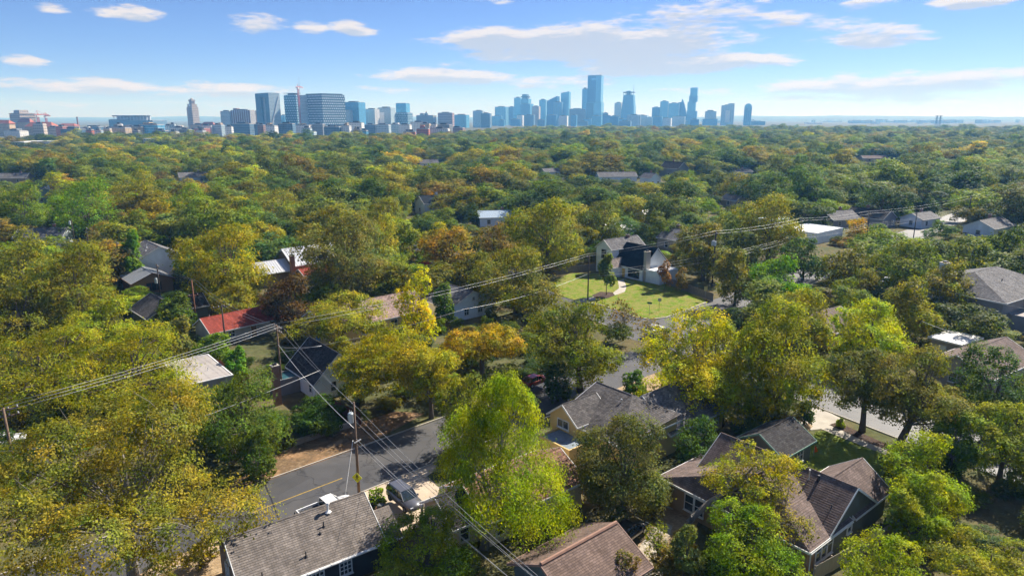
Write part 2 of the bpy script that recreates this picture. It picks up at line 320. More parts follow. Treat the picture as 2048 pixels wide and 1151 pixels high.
# verge, drives and yards
sheet('verge', [(568,951),(640,926),(712,899),(800,853),(850,826),(790,822),(740,838),(715,846),(650,868),(590,890),(520,930),(430,985),(470,995)], .006, LITTER)
sheet('pavement', [(560,1047),(724,984),(851,933),(900,912),(900,922),(852,952),(738,1000),(600,1056)], .03, DRIVE, thick=.025)
sheet('driveway', [(760,990),(852,953),(880,975),(850,1050),(800,1062),(772,1020)], .022, DRIVE, thick=.02)
sheet('dirt_yard', [(250,1165),(330,1118),(470,1068),(520,1100),(470,1180)], .012, DIRT)
sheet('yard', [(1080,800),(1200,740),(1300,735),(1330,775),(1262,800),(1130,805)], .005, DIRT)
sheet('driveway', [(1265,1165),(1275,1090),(1320,1030),(1345,995),(1380,985),(1408,1010),(1390,1060),(1340,1110),(1320,1165)], .008, DIRT)
sheet('gravel_patch', [(1255,1165),(1280,1090),(1320,1040),(1345,1050),(1335,1085),(1345,1100),(1318,1165)], .013, GRAVEL)
for p in ([(1330,1012),(1345,1018),(1396,966),(1408,952),(1396,948),(1384,958)], [(1372,1040),(1384,1046),(1440,985),(1432,978)]):
    sheet('driveway', p, .02, CONCRETE, thick=.018)
sheet('lawn', [(1600,925),(1612,895),(1632,862),(1655,860),(1720,886),(1790,912),(1800,950),(1720,960),(1640,945)], .03, LAWN2, thick=.028)
sheet('pavement', [(1640,856),(1658,849),(1730,880),(1830,925),(1830,940),(1780,912),(1715,887)], .045, CONCRETE, thick=.04)
sheet('driveway', [(1582,842),(1600,824),(1628,814),(1655,822),(1690,840),(1672,850),(1658,849),(1640,857),(1602,862),(1585,856)], .04, CONCRETE, thick=.035)
sheet('planting_bed', [(1660,848),(1675,843),(1730,868),(1795,897),(1790,905),(1730,882)], .05, MULCH, thick=.045)
for p in ([(1568,850),(1585,835),(1600,836),(1596,850),(1580,855)], [(1592,860),(1602,848),(1618,846),(1626,851),(1618,860),(1600,864)]):
    sheet('planting_bed', p, .055, DIRT, thick=.05)
sheet('planting_bed', [(1184,590),(1200,583),(1225,584),(1230,590),(1215,596),(1192,597)], .12, MULCH, thick=.02)
# far hills beyond the city
def hills():
    HM = ground_mat('far_hills', [(.05, .07, .035), (.09, .10, .06), (.06, .075, .04), (.16, .15, .13)], .0022, .012)
    rg = random.Random(3); mb = MB(); nx, ny = 60, 9
    x0, x1 = -9000, 9000; V = []
    for j in range(ny):
        Y = 6500 + j * 800
        for i in range(nx):
            x = x0 + (x1 - x0) * i / (nx - 1)
            z = -20 + j * 9 + 10 * math.sin(x * .0011 + j) + 8 * math.sin(x * .0031 + j * 1.7) + rg.uniform(-5, 5) + (14 if x > 1500 else 0) * j / 8
            V.append((x, Y, z))
    mb.v = V
    for j in range(ny - 1):
        for i in range(nx - 1): a = j * nx + i; mb.f.append((a, a + 1, a + nx + 1, a + nx))
    o = mb.build('hills', HM, smooth=True); tag(o, kind='structure')
    if o.data.polygons[0].normal.z < 0: o.data.flip_normals()
hills()
# ------------------------------------------------------------------ houses
TRIM = mat('white_trim', (.72, .72, .70), .6, var=.08, scale=2, dirt=(.5, .48, .43))
GLASS = glassm('window_glass', (.035, .05, .06)); DARKMETAL = mat('dark_metal', (.045, .045, .05), .5, .6); GALV = mat('galvanised', (.55, .56, .57), .45, .6, var=.12)
BRICK = mat('chimney_brick', (.30, .16, .11), .9, var=.3, scale=8); WOOD = mat('fence_cedar', (.24, .13, .07), .85, var=.3, scale=4, stretch=(4, 4, .4), dirt=(.16, .10, .07))
GREYWOOD = mat('fence_grey', (.24, .21, .18), .85, var=.3, scale=4, stretch=(4, 4, .4), dirt=(.15, .13, .11)); REDWOOD = mat('fence_red', (.20, .07, .035), .85, var=.3, scale=4, stretch=(4, 4, .4), dirt=(.12, .05, .03))
def wallm(name, col=0):
    if col == 0: return MATS['wall_' + name]
    return mat('wall_' + name, col, .85, var=.10, scale=.7, bump=.12, bscale=25, dirt=tuple(c * .72 for c in col), stretch=(1, 1, .5))
def house(name, loc, deg, label, cat='house', group=None): return empty(name, (loc[0], loc[1], 0), R(deg), label, cat, group)
def panel(h, pts, m, courses=.0, th=.10, name='roof_slope', lift=.02, seams=0):
    """roof plane through pts (house space; first edge is the eave), laid in courses"""
    P = [Vector(p) for p in pts]; ex = (P[1] - P[0]).normalized(); n = ex.cross(P[2] - P[1]).normalized()
    if n.z < 0: n = -n
    ey = n.cross(ex)
    if ey.z < 0: ex = -ex; ey = n.cross(ex)
    o0 = P[0]; loc = [((p - o0).dot(ex), (p - o0).dot(ey)) for p in P]; mb = MB(); ymax = max(q[1] for q in loc); ymin = min(q[1] for q in loc)
    def span(y):
        xs = []
        for (xa, ya), (xb, yb) in zip(loc, loc[1:] + loc[:1]):
            if abs(ya - yb) < 1e-6:
                if abs(y - ya) < 1e-6: xs += [xa, xb]
            elif min(ya, yb) - 1e-9 <= y <= max(ya, yb) + 1e-9: xs.append(xa + (xb - xa) * (y - ya) / (yb - ya))
        return (min(xs), max(xs)) if xs else (0, 0)
    if courses:
        k = max(1, round((ymax - ymin) / courses))
        for i in range(k):
            ya, yb = ymin + (ymax - ymin) * i / k, ymin + (ymax - ymin) * (i + 1) / k
            e = 1e-4; a0, a1_ = span(ya + e); b0, b1 = span(yb - e)
            mb.poly([(a0, ya, lift), (a1_, ya, lift), (b1, yb, 0), (b0, yb, 0)]); mb.poly([(a0, ya, 0), (a1_, ya, 0), (a1_, ya, lift), (a0, ya, lift)])
            mb.poly([(a0, ya, 0), (a0, ya, lift), (b0, yb, 0)]); mb.poly([(a1_, ya, 0), (a1_, ya, lift), (b1, yb, 0)])
    else: mb.poly([(x, y, 0) for x, y in loc])
    k = len(loc); mb.poly([(x, y, -th) for x, y in reversed(loc)])
    for i in range(k):
        j = (i + 1) % k; mb.poly([(loc[i][0], loc[i][1], -th), (loc[j][0], loc[j][1], -th), (loc[j][0], loc[j][1], 0), (loc[i][0], loc[i][1], 0)])
    me = mb.mesh(name, fix=False); o = link(name, me, m, h)
    bm = bmesh.new(); bm.from_mesh(me); bmesh.ops.remove_doubles(bm, verts=bm.verts, dist=1e-4); bmesh.ops.recalc_face_normals(bm, faces=bm.faces); bm.to_mesh(me); bm.free()
    o.matrix_local = Matrix(((ex.x, ey.x, n.x, o0.x), (ex.y, ey.y, n.y, o0.y), (ex.z, ey.z, n.z, o0.z), (0, 0, 0, 1)))
    if seams:
        xs = [q[0] for q in loc]; c = int((max(xs) - min(xs)) / seams)
        for i in range(1, c):
            x = min(xs) + (max(xs) - min(xs)) * i / c
            MB().box((x - .025, ymin + .02, 0), (x + .025, ymax - .02, .06)).build('seam', m, o)
    return o
def gable(h, x0, x1, y0, y1, ze, zr, axis='x', rp=.5, oh=.4, wm=None, rm=None, hip=(0, 0), z0=0.0, courses=.2, seams=0, trim=True, rake=.3, tm=None, ze2=None):
    """one block of a house: walls, two roof slopes, fascia, ridge cap. axis: direction of the ridge"""
    tm = tm or TRIM
    T = (lambda u, v, z: (u, v, z)) if axis == 'x' else (lambda u, v, z: (v, u, z))
    (u0, u1), (v0, v1) = ((x0, x1), (y0, y1)) if axis == 'x' else ((y0, y1), (x0, x1))
    vr = v0 + rp * (v1 - v0); ze2 = ze if ze2 is None else ze2; h0, h1 = hip
    mb = MB()
    for u, hh in ((u0, h0), (u1, h1)):
        if hh: mb.poly([T(u, v0, z0), T(u, v1, z0), T(u, v1, ze2), T(u, v0, ze)])
        else: mb.poly([T(u, v0, z0), T(u, v1, z0), T(u, v1, ze2), T(u, vr, zr), T(u, v0, ze)])
    mb.poly([T(u0, v0, z0), T(u1, v0, z0), T(u1, v0, ze), T(u0, v0, ze)]); mb.poly([T(u0, v1, z0), T(u1, v1, z0), T(u1, v1, ze2), T(u0, v1, ze2)])
    w = mb.build('wall', wm, h)
    s0 = (zr - ze) / (vr - v0); s1 = (zr - ze2) / (v1 - vr); up = .06
    ra, rb = (0 if h0 else rake), (0 if h1 else rake); ha, hb = (oh if h0 else 0), (oh if h1 else 0)
    A = lambda u, v, z: T(u, v, z + up)
    eo0, eo1 = ze - oh * s0, ze2 - oh * s1
    ua, ub = u0 - ra - ha, u1 + rb + hb; qa, qb = u0 - ra + (h0 if h0 else 0), u1 + rb - (h1 if h1 else 0)
    panel(h, [A(ua, v0 - oh, eo0), A(ub, v0 - oh, eo0), A(qb, vr, zr), A(qa, vr, zr)], rm, courses, seams=seams)
    panel(h, [A(ub, v1 + oh, eo1), A(ua, v1 + oh, eo1), A(qa, vr, zr), A(qb, vr, zr)], rm, courses, seams=seams)
    if h0: panel(h, [A(ua, v1 + oh, eo1), A(ua, v0 - oh, eo0), A(qa, vr, zr)], rm, courses)
    if h1: panel(h, [A(ub, v0 - oh, eo0), A(ub, v1 + oh, eo1), A(qb, vr, zr)], rm, courses)
    MB().tube([A(qa, vr, zr - .01), A(qb, vr, zr - .01)], .09, 6).build('ridge_cap', rm, h)
    if trim:
        f = MB()
        for v, z in ((v0 - oh, eo0), (v1 + oh, eo1)):
            sgn = -1 if v < vr else 1
            f.obox(A((ua + ub) / 2, v + sgn * .035, z - .08), Vector(T((ub - ua) / 2, 0, 0)), Vector(T(0, .03, 0)), (0, 0, .1))
        for u, hh in ((ua, h0), (ub, h1)):
            if hh: f.obox(A(u + (-.035 if u < (u0 + u1) / 2 else .035), (v0 + v1) / 2, eo0 - .08), Vector(T(.03, 0, 0)), Vector(T(0, (v1 - v0) / 2 + oh, 0)), (0, 0, .1)); continue
            for va, za in ((v0 - oh, eo0), (v1 + oh, eo1)):
                p, q = Vector(A(u, va, za - .07)), Vector(A(u, vr, zr - .07)); d = (q - p) / 2; nn = Vector(T(1, 0, 0)) * (.03)
                off = Vector(T(-.035 if u < (u0 + u1) / 2 else .035, 0, 0)); f.obox((p + q) / 2 + off, d, nn, d.cross(nn).normalized() * .1)
        f.build('fascia', tm, h)
    return w
def flat(h, x0, x1, y0, y1, z, wm, rm, z0=0.0, par=.25, name='flat_roof', tm=None):
    MB().box((x0, y0, z0), (x1, y1, z)).build('wall', wm, h)
    r = MB().box((x0 + .15, y0 + .15, z + .003), (x1 - .15, y1 - .15, z + .08)).build(name, rm, h)
    p = MB(); t = .14
    p.box((x0 - .04, y0 - .04, z + .002), (x1 + .04, y0 + t, z + par)).box((x0 - .04, y1 - t, z + .002), (x1 + .04, y1 + .04, z + par))
    p.box((x0 - .04, y0 + t + .002, z + .002), (x0 + t, y1 - t - .002, z + par)).box((x1 - t, y0 + t + .002, z + .002), (x1 + .04, y1 - t - .002, z + par)); p.build('parapet', tm or wm, h)
def window(h, c, face, w, hgt, nx=1, ny=2, fm=None, gm=None, name='window', fr=.09):
    """c: centre on the wall, face: outward direction '-x','+x','-y','+y'"""
    n = {'-x': Vector((-1,0,0)), '+x': Vector((1,0,0)), '-y': Vector((0,-1,0)), '+y': Vector((0,1,0))}[face]; u = Vector((-n.y, n.x, 0)); z = Vector((0,0,1)); c = Vector(c)
    mb = MB(); d = n * .05; cc_ = c + n * .045
    for s in (-1, 1):
        mb.obox(cc_ + u * s * (w / 2 + fr / 2), u * fr / 2, d, z * (hgt / 2 + fr)); mb.obox(cc_ + z * s * (hgt / 2 + fr / 2), u * (w / 2 - .002), d, z * fr / 2)
    for i in range(1, nx): mb.obox(c + n * .04 + u * (-w / 2 + w * i / nx), u * .03, n * .04, z * (hgt / 2 - .002))
    for i in range(1, ny): mb.obox(c + n * .035 + z * (-hgt / 2 + hgt * i / ny), u * (w / 2 - .002), n * .038, z * .03)
    mb.obox(c + n * .09 - z * (hgt / 2 + fr + .03), u * (w / 2 + fr + .05), n * .088, z * .028)
    f = mb.build(name, fm or TRIM, h); MB().obox(c + n * .012, u * w / 2, n * .01, z * hgt / 2).build('pane', gm or GLASS, f); return f
def door(h, c, face, w, hgt, m, handle=True):
    n = {'-x': Vector((-1,0,0)), '+x': Vector((1,0,0)), '-y': Vector((0,-1,0)), '+y': Vector((0,1,0))}[face]; u = Vector((-n.y, n.x, 0)); z = Vector((0,0,1)); c = Vector(c)
    d = MB().obox(c + n * .03, u * w / 2, n * .03, z * hgt / 2)
    for s in (-.25, .25): d.obox(c + n * .065 + z * s * hgt, u * w * .34, n * .012, z * hgt * .18)
    d = d.build('door', m, h)
    fr = MB()
    for s in (-1, 1): fr.obox(c + n * .05 + u * s * (w / 2 + .06), u * .06, n * .05, z * hgt / 2)
    fr.obox(c + n * .05 + z * (hgt / 2 + .06), u * (w / 2 + .12), n * .05, z * .06); fr.build('door_frame', TRIM, d)
    if handle: MB().obox(c + n * .1 + u * w * .38, u * .03, n * .03, z * .08).build('handle', DARKMETAL, d)
    return d
def chimney(h, x, y, z0, z1, w, d, m, cap=True):
    c = MB().box((x - w/2, y - d/2, z0), (x + w/2, y + d/2, z1)).build('chimney', m, h)
    MB().box((x - w/2 - .07, y - d/2 - .07, z1 + .002), (x + w/2 + .07, y + d/2 + .07, z1 + .12)).build('chimney_cap', CONCRETE, c)
    MB().box((x - w/4, y - d/4, z1 + .122), (x + w/4, y + d/4, z1 + .38)).build('flue', DARKMETAL, c)
def pipe(h, x, y, z0, z1, r=.06, m=None, capr=0):
    p = MB().cyl((x, y, z0), r, z1 - z0, 8)
    if capr: p.cyl((x, y, z1 + .002), capr, .14, 10, capr * .8)
    p.tube([(x, y, z0 - .02), (x, y, z0 + .12)], [r * 3, r * 1.1], 10); return p.build('vent_pipe', m or GALV, h)

SH_TAUPE = shingle('taupe_shingle', (.215, .185, .16), var=.2); SH_BROWN = shingle('brown_shingle', (.185, .13, .105), var=.2); SH_DARK = shingle('dark_shingle', (.055, .052, .052)); SH_CHAR = shingle('charcoal_shingle', (.115, .105, .10))
SH_GREY = shingle('grey_shingle', (.17, .165, .165)); SH_NAVY = shingle('navy_shingle', (.012, .022, .035), var=.2); SH_PLUM = shingle('plum_shingle', (.175, .132, .115), var=.2); SH_RED = shingle('red_roof_shingle', (.29, .062, .042), var=.2)
METAL_W = mat('white_metal_roof', (.70, .71, .72), .35, .35, var=.05); MEMBRANE = mat('white_membrane', (.78, .77, .74), .7, var=.1, dirt=(.55, .52, .47)); GREYROOF = mat('grey_roll_roof', (.36, .33, .31), .9, var=.10, scale=.6, dirt=(.25, .22, .2))

# 1 taupe house at the street
h = house('house', (-18.1, 51.4), 36.5, 'long taupe shingled house beside the street pole, with vent pipes along its roof')
W_TAUPE = wallm('taupe', (.24, .17, .12)); W_DARK = wallm('slate', (.045, .05, .055))
gable(h, -5.7, 5.7, -3.7, 3.7, 3.0, 5.45, wm=W_TAUPE, rm=SH_TAUPE, oh=.5)
MB().box((-5.68, -3.78, .1), (5.68, -3.705, 2.75)).build('dark_wall_sheet', W_DARK, h)  # dark charcoal sheet laid over the taupe near wall
panel(h, [(5.9, -4.2, 2.73), (7.6, -4.2, 2.73), (7.6, -1.6, 4.42), (5.9, -1.6, 4.42)], SH_TAUPE, .2)
MB().box((5.72, -3.7, 0), (7.4, -1.9, 2.75)).build('porch_wall', W_DARK, h)
g_ = MB().tube([(-6.1, -4.32, 2.66), (7.6, -4.32, 2.66)], .085, 8)
for i in range(14): g_.box((-6 + i * 1.0, -4.42, 2.72), (-5.95 + i * 1.0, -4.1, 2.77))
g_.build('gutter', TRIM, h)
for i, x in enumerate((-2.2, .2)): window(h, (x * 1.0 + 2.2, -3.79, 1.75), '-y', .95, 1.5, 3, 4)
window(h, (-4.2, -3.79, 1.75), '-y', .95, 1.5, 3, 4)
window(h, (-5.72, -1.3, 1.7), '-x', .9, 1.4, 2, 2); window(h, (-5.72, 1.2, 1.7), '-x', .9, 1.4, 2, 2); window(h, (-5.72, .1, 3.9), '-x', .8, .9, 2, 2)
zs = lambda y: 5.45 - abs(y) * (5.45 - 3.0) / 3.7 + .06
pipe(h, 2.4, -.55, zs(.55), zs(.55) + .75, .10, TRIM, .19)
for x, y, hh in ((1.6, -1.5, .45), (-.6, -3.1, .45), (-4.2, -3.4, .5), (1.1, -1.9, .18)): pipe(h, x, y, zs(y), zs(y) + hh, .05, DARKMETAL)
for x in (-2.6, -2.1, -.2): pipe(h, x, .25, zs(.25), zs(.25) + .3, .05, DARKMETAL)
# 2 porch cottage
h = house('cottage', (-.9, 60.3), 38, 'cream cottage with dark shingled porch half hidden by the weeping elm')
W_CREAM = wallm('cream', (.62, .52, .36)); SH_RUST = shingle('rust_shingle', (.25, .14, .095))
gable(h, -4.4, 7.2, -3.6, 3.6, 2.9, 4.7, wm=W_CREAM, rm=SH_RUST, oh=.45)
gable(h, -7.2, -4.45, -2.2, 2.9, 2.6, 4.2, wm=W_CREAM, rm=SH_DARK, oh=.4)
for y in (-2.3, 2.6): MB().box((-7.75, y - .09, 0), (-7.57, y + .09, 2.55)).build('porch_column', TRIM, h)
window(h, (-7.22, -.9, 1.5), '-x', .9, 1.5, 1, 2); window(h, (-7.22, 1.2, 1.5), '-x', .9, 1.5, 1, 2); window(h, (-6.1, -2.22, 1.5), '-y', .9, 1.5, 1, 2); window(h, (-3, -3.62, 1.6), '-y', .9, 1.5, 1, 2); window(h, (1, -3.62, 1.6), '-y', 1.1, 1.5, 1, 2)
mb = MB()
for y in (-4.2, -3.4, -2.6): mb.box((-8.6, y - .04, 0), (-8.52, y + .04, 1.0))
mb.box((-8.6, -4.2, .95), (-8.52, -2.6, 1.02)); mb.box((-8.58, -4.2, .5), (-8.54, -2.6, .55)); mb.build('porch_rail', TRIM, h)
# 3 garage at the bottom
h = house('garage', (5.6, 49.2), 40, 'detached garage with brown shingle roof and pinkish ridge, black car beside it', 'garage')
W_TEAL = wallm('teal_grey', (.13, .16, .15)); gable(h, -4.1, 4.1, -3.5, 3.5, 2.4, 4.25, wm=W_TEAL, rm=SH_BROWN, oh=.55, rake=.35, tm=mat('pink_trim', (.34, .22, .17), .8))
MB().tube([(-4.4, 0, 4.36), (4.4, 0, 4.36)], .16, 6).build('ridge_board', mat('pink_ridge', (.30, .175, .125), .8), h); window(h, (-4.12, 0, 1.6), '-x', .8, .8, 2, 2)
door(h, (1.5, -3.52, 1.05), '-y', 2.2, 2.1, TRIM)
# 4 yellow house
h = house('house', (13.9, 74.4), 40, 'yellow two-storey house with dark shingle roofs and a flat annex')
W_YEL = wallm('yellow', (.66, .48, .20))
gable(h, -6.6, 3.2, -4.3, 5.2, 4.1, 6.5, 'y', .68, .35, W_YEL, SH_CHAR, ze2=4.9, hip=(4.2, 0))
gable(h, 2.0, 13.0, -4.2, 3.6, 2.9, 6.1, 'x', .5, .45, W_YEL, SH_GREY)
gable(h, -7.4, -2.4, 1.4, 5.8, 4.6, 6.3, 'x', .5, .35, W_YEL, SH_CHAR)
h_o = h
flat(h, -10.4, -6.65, -.4, 4.4, 2.9, W_YEL, mat('blue_grey_roof', (.20, .24, .27), .6, var=.4, scale=1.2))
window(h, (-7.42, 3.6, 3.9), '-x', 1.7, .9, 2, 1); window(h, (-6.62, .2, 3.1), '-x', 1.0, 1.5, 1, 2); window(h, (-6.62, -.9, 1.3), '-x', .8, 1.4, 1, 2); window(h, (8.5, -4.22, 1.7), '-y', 1.2, 1.5, 2, 2); window(h, (5.2, -4.22, 1.7), '-y', 1.2, 1.5, 2, 2); window(h, (11.4, -4.22, 1.7), '-y', 1.1, 1.5, 2, 2)
pipe(h, -1.4, .2, 5.6, 6.3, .07, GALV, .12); pipe(h, 5.6, -1.4, 5.0, 5.5, .06, GALV, .12)
# 5 right house
h = house('house', (22.5, 65.4), 39, 'grey-green stucco house with sprawling brown cross-gabled roof behind the leaning tree')
W_SAGE = wallm('sage', (.15, .155, .115)); W_TAN = wallm('tan', (.36, .24, .14))
gable(h, -4.2, 4.0, -13.2, .4, 3.1, 5.9, 'y', .5, .4, W_SAGE, SH_PLUM, courses=.24)
gable(h, -7.6, -.4, -13.15, 2.4, 3.0, 5.86, 'x', .42, .4, W_TAN, SH_PLUM, courses=.24, ze2=2.7, hip=(3.2, 0), rake=.0)
gable(h, .6, 7.6, -13.1, -7.6, 2.9, 4.9, 'x', .5, .4, W_SAGE, SH_PLUM, courses=.24)
gable(h, 6.2, 12.6, -2.8, 2.5, 2.7, 4.3, 'x', .5, .45, W_SAGE, SH_DARK, courses=.24, tm=mat('green_trim', (.16, .30, .24), .7))
for i in range(3): window(h, (-5.7 + i * 1.02, -13.17, 1.75), '-y', .86, 1.9, 1, 2)
window(h, (-.2, -13.22, 2.0), '-y', .7, 1.1, 1, 2); window(h, (-7.62, -1.2, 1.55), '-x', .95, 1.6, 1, 2); window(h, (-7.62, -2.35, 1.55), '-x', .95, 1.6, 1, 2); window(h, (-7.62, -7.5, 1.55), '-x', 1.0, 1.6, 1, 2); window(h, (12.62, -1.2, 1.5), '+x', 1.0, 1.4); window(h, (10.2, -2.82, 1.4), '-y', 1.2, 1.4, 2, 2)
pipe(h, -.9, -9.4, 5.3, 6.3, .07, GALV); pipe(h, -.7, -10.2, 5.4, 6.0, .12, DARKMETAL); pipe(h, -2.4, -12.4, 4.3, 4.7, .05, DARKMETAL)
MB().tube([(-7.9, -13.6, 2.72), (-.4, -13.6, 2.72)], .07, 8).tube([(-7.7, -13.5, .1), (-7.7, -13.5, 2.7)], .05, 6).build('gutter', TRIM, h)
# 6 white lawn house
h = house('house', (21.4, 171.0), 37, 'white two-storey house with navy swooping roof and yellow door behind the bright lawn')
W_WHITE = wallm('white', (.74, .81, .88))  # white walls; the blue of skylit shade is put into their colour
gable(h, 0, 11.5, -5.6, -.2, 6.4, 8.4, 'x', .5, .3, W_WHITE, SH_GREY, courses=.3)
gable(h, .6, 10.2, -15.4, -5.65, 3.1, 7.6, 'y', .5, .35, W_WHITE, SH_NAVY, courses=.3)
gable(h, -2.2, 2.6, -8.6, -5.9, 2.7, 4.4, 'x', .5, .2, W_WHITE, shingle('tan_shingle', (.30, .25, .22)), courses=.3)
flat(h, .9, 7.4, -20.5, -15.5, 2.9, W_WHITE, MEMBRANE)
window(h, (-.02, -2.9, 4.9), '-x', 1.5, 2.0, 2, 1, DARKMETAL); window(h, (3.2, -5.62, 5.2), '-y', 1.2, 1.5, 1, 1, DARKMETAL); window(h, (.58, -12.6, 1.6), '-x', 3.4, 1.9, 4, 2, DARKMETAL); window(h, (-2.22, -7.2, 1.6), '-x', .8, 1.2, 2, 2, DARKMETAL); window(h, (9.6, -5.62, 5.2), '-y', 1.6, 1.5, 2, 1, DARKMETAL)
door(h, (.58, -9.3, 1.1), '-x', 1.0, 2.15, mat('yellow_door', (.62, .38, .03), .5)); chimney(h, 1.6, -15.8, 0, 7.2, 1.5, .8, wallm('stone', (.42, .40, .37)))
chimney(h, 8.2, -3.0, 6.0, 8.9, .7, .7, BRICK)
# 7 red roof shed
h = house('shed', (-49.2, 118.2), 46, 'long shed with red shingle roof behind the poles', 'shed')
gable(h, -6.6, 6.6, -3.2, 3.2, 2.6, 4.3, wm=wallm('pale', (.48, .45, .40)), rm=SH_RED, oh=.5, courses=.35); door(h, (1, -3.22, 1.05), '-y', 1.0, 2.1, WOOD); window(h, (-3, -3.22, 1.5), '-y', 1.0, 1.0, 2, 2)
for x in (-5, 2.2): pipe(h, x, .6, 4.1, 4.6, .06)
# 8 flat grey building
h = house('garage', (-44.6, 91.4), 40, 'low building with plain grey flat roof beside the red fence', 'garage')
flat(h, -3.1, 3.1, -5.2, 6.0, 3.2, wallm('grey', (.25, .25, .25)), GREYROOF, par=.14, tm=TRIM); window(h, (-3.12, -2, 1.6), '-x', 1.0, 1.1, 2, 2); pipe(h, 1, -1, 3.2, 3.7, .05); pipe(h, .4, 2.5, 3.2, 3.6, .05)
# 9 white steep gable house
h = house('house', (-27.3, 93.6), 40, 'white stucco cottage with steep dark roof and brick chimney beneath the wires')
gable(h, -3.6, 3.8, -4.6, 4.6, 2.7, 6.2, 'y', .5, .3, W_WHITE, SH_DARK, courses=.3); flat(h, -6.4, -3.65, .4, 3.6, 2.1, wallm('dull_grey', (.22, .22, .21)), mat('teal_tarp', (.02, .075, .085), .5, var=.6, scale=1.5)); chimney(h, -8.0, -2.2, 0, 5.6, .9, .8, BRICK)  # small flat block gets dull grey walls in place of white
window(h, (-.9, -4.62, 1.6), '-y', .8, 1.3, 1, 2); window(h, (1.3, -4.62, 1.6), '-y', .8, 1.3, 1, 2); window(h, (0, -4.62, 4.2), '-y', .6, .8, 1, 2); window(h, (-3.62, -3.2, 1.6), '-x', .8, 1.3); door(h, (2.9, -4.62, 1.05), '-y', .95, 2.1, TRIM)
# 10 teal door house
h = house('house', (-66.5, 124.5), 44, 'sage house with bright blue double doors and grey gabled roof')
gable(h, -3.6, 3.6, -4.8, 5.2, 2.9, 5.0, 'y', .5, .45, wallm('moss', (.17, .19, .15)), SH_CHAR, courses=.3); gable(h, 3.65, 8.0, -1.4, 4.2, 2.6, 4.4, 'x', .5, .35, wallm('moss', 0), SH_DARK, courses=.3)
BLUE = mat('blue_paint', (.10, .42, .55), .5); door(h, (1.5, -4.82, 1.2), '-y', 1.9, 2.4, BLUE); window(h, (-1.6, -4.82, 1.5), '-y', 1.0, 1.6, 2, 2, BLUE); window(h, (0, -4.82, 3.7), '-y', .6, .5, 1, 1)
# 11 pale blue house and its open shed
h = house('house', (-89, 166.5), 42, 'white clapboard gabled house with grey roof near the crossarm poles')
gable(h, -4.6, 4.6, -6, 6, 5.6, 7.9, 'y', .5, .4, W_WHITE, SH_GREY, courses=.35); window(h, (-4.62, -2, 4.1), '-x', .9, 1.4); window(h, (-4.62, 2, 4.1), '-x', .9, 1.4); window(h, (-1.5, -6.02, 1.6), '-y', .9, 1.4); pipe(h, -1.6, -1, 7.2, 7.9, .08); pipe(h, -2.4, -3, 6.8, 7.3, .08)
gable(h, 4.65, 8.4, 0, 5, 3.0, 5.0, 'x', .5, .35, W_WHITE, SH_GREY, courses=.35)
h = house('shed', (-83.5, 152), 42, 'open timber shed with broad pale grey metal roof', 'shed')
gable(h, -4.0, 4.0, -5.2, 5.2, 2.9, 4.6, 'y', .5, .6, wallm('raw_timber', (.34, .20, .11)), mat('grey_metal', (.42, .44, .46), .5, .3), courses=0, seams=.9, tm=WOOD); window(h, (0, -5.22, 1.5), '-y', 3.0, 1.8, 3, 1, WOOD); window(h, (-4.02, 0, 1.5), '-x', 3.0, 1.6, 3, 1, WOOD)
# 12 metal roof house
h = house('house', (-50.5, 166), 44, 'house with white standing-seam metal roof and brick chimney under the brown oak')
gable(h, -6.5, 6.5, -5, 5, 4.2, 7.4, 'x', .5, .4, wallm('fawn', (.30, .22, .15)), METAL_W, courses=0, seams=.6); gable(h, -14.5, -6.6, -4.4, 2.6, 3.2, 5.2, 'x', .5, .4, wallm('fawn', 0), METAL_W, courses=0, seams=.6); chimney(h, -6.9, -5.4, 0, 6.6, 1.0, .8, BRICK)
gable(h, -6.2, 6.5, -9.6, -5.05, 2.5, 3.6, 'x', .5, .35, wallm('fawn', 0), SH_RED, courses=.35); window(h, (1, -5.03, 3.0), '-y', 1.2, .9); window(h, (6.52, 0, 4.4), '+x', 1.2, 1.6)
h = house('shed', (-24.5, 158.5), 44, 'low red-roofed outbuilding to the right of the brown oak', 'shed'); gable(h, -5, 6, -3, 3, 2.6, 4.2, wm=wallm('fawn', 0), rm=SH_RED, courses=.35); window(h, (-3, -3.02, 1.5), '-y', 1.0, 1.2, 2, 2); flat(h, -4, 5.5, -6.4, -3.05, 2.4, W_WHITE, MEMBRANE)
# 13 tan centre house, white gable
h = house('house', (-26, 121.5), 42, 'tan house with pinkish-brown roof and cream walls among the olive trees')
SH_ROSE = shingle('rose_shingle', (.33, .235, .20)); gable(h, -11.5, 9.5, -4.4, 5.2, 3.0, 5.6, 'x', .5, .4, wallm('butter', (.58, .43, .22)), SH_ROSE, courses=.35); window(h, (-11.52, -1.5, 1.6), '-x', 1.1, 1.4, 2, 2, mat('blue_trim', (.12, .35, .6), .6)); window(h, (-4, -4.42, 1.6), '-y', 1.4, 1.4, 2, 2); window(h, (2, -4.42, 1.6), '-y', 1.4, 1.4, 2, 2); door(h, (5, -4.42, 1.05), '-y', .95, 2.1, TRIM); pipe(h, 0, -1.5, 4.9, 5.5)
h = house('house', (-11.0, 132.5), 42, 'white-walled bungalow with broad pale gable facing the wires')
gable(h, -5.4, 5.0, -5.2, 5.2, 3.0, 5.4, 'y', .5, .45, W_WHITE, SH_GREY, courses=.35); window(h, (-1.8, -5.22, 1.6), '-y', 1.0, 1.4, 2, 2); window(h, (1.6, -5.22, 1.6), '-y', 1.0, 1.4, 2, 2); window(h, (0, -5.22, 3.9), '-y', .6, .6)
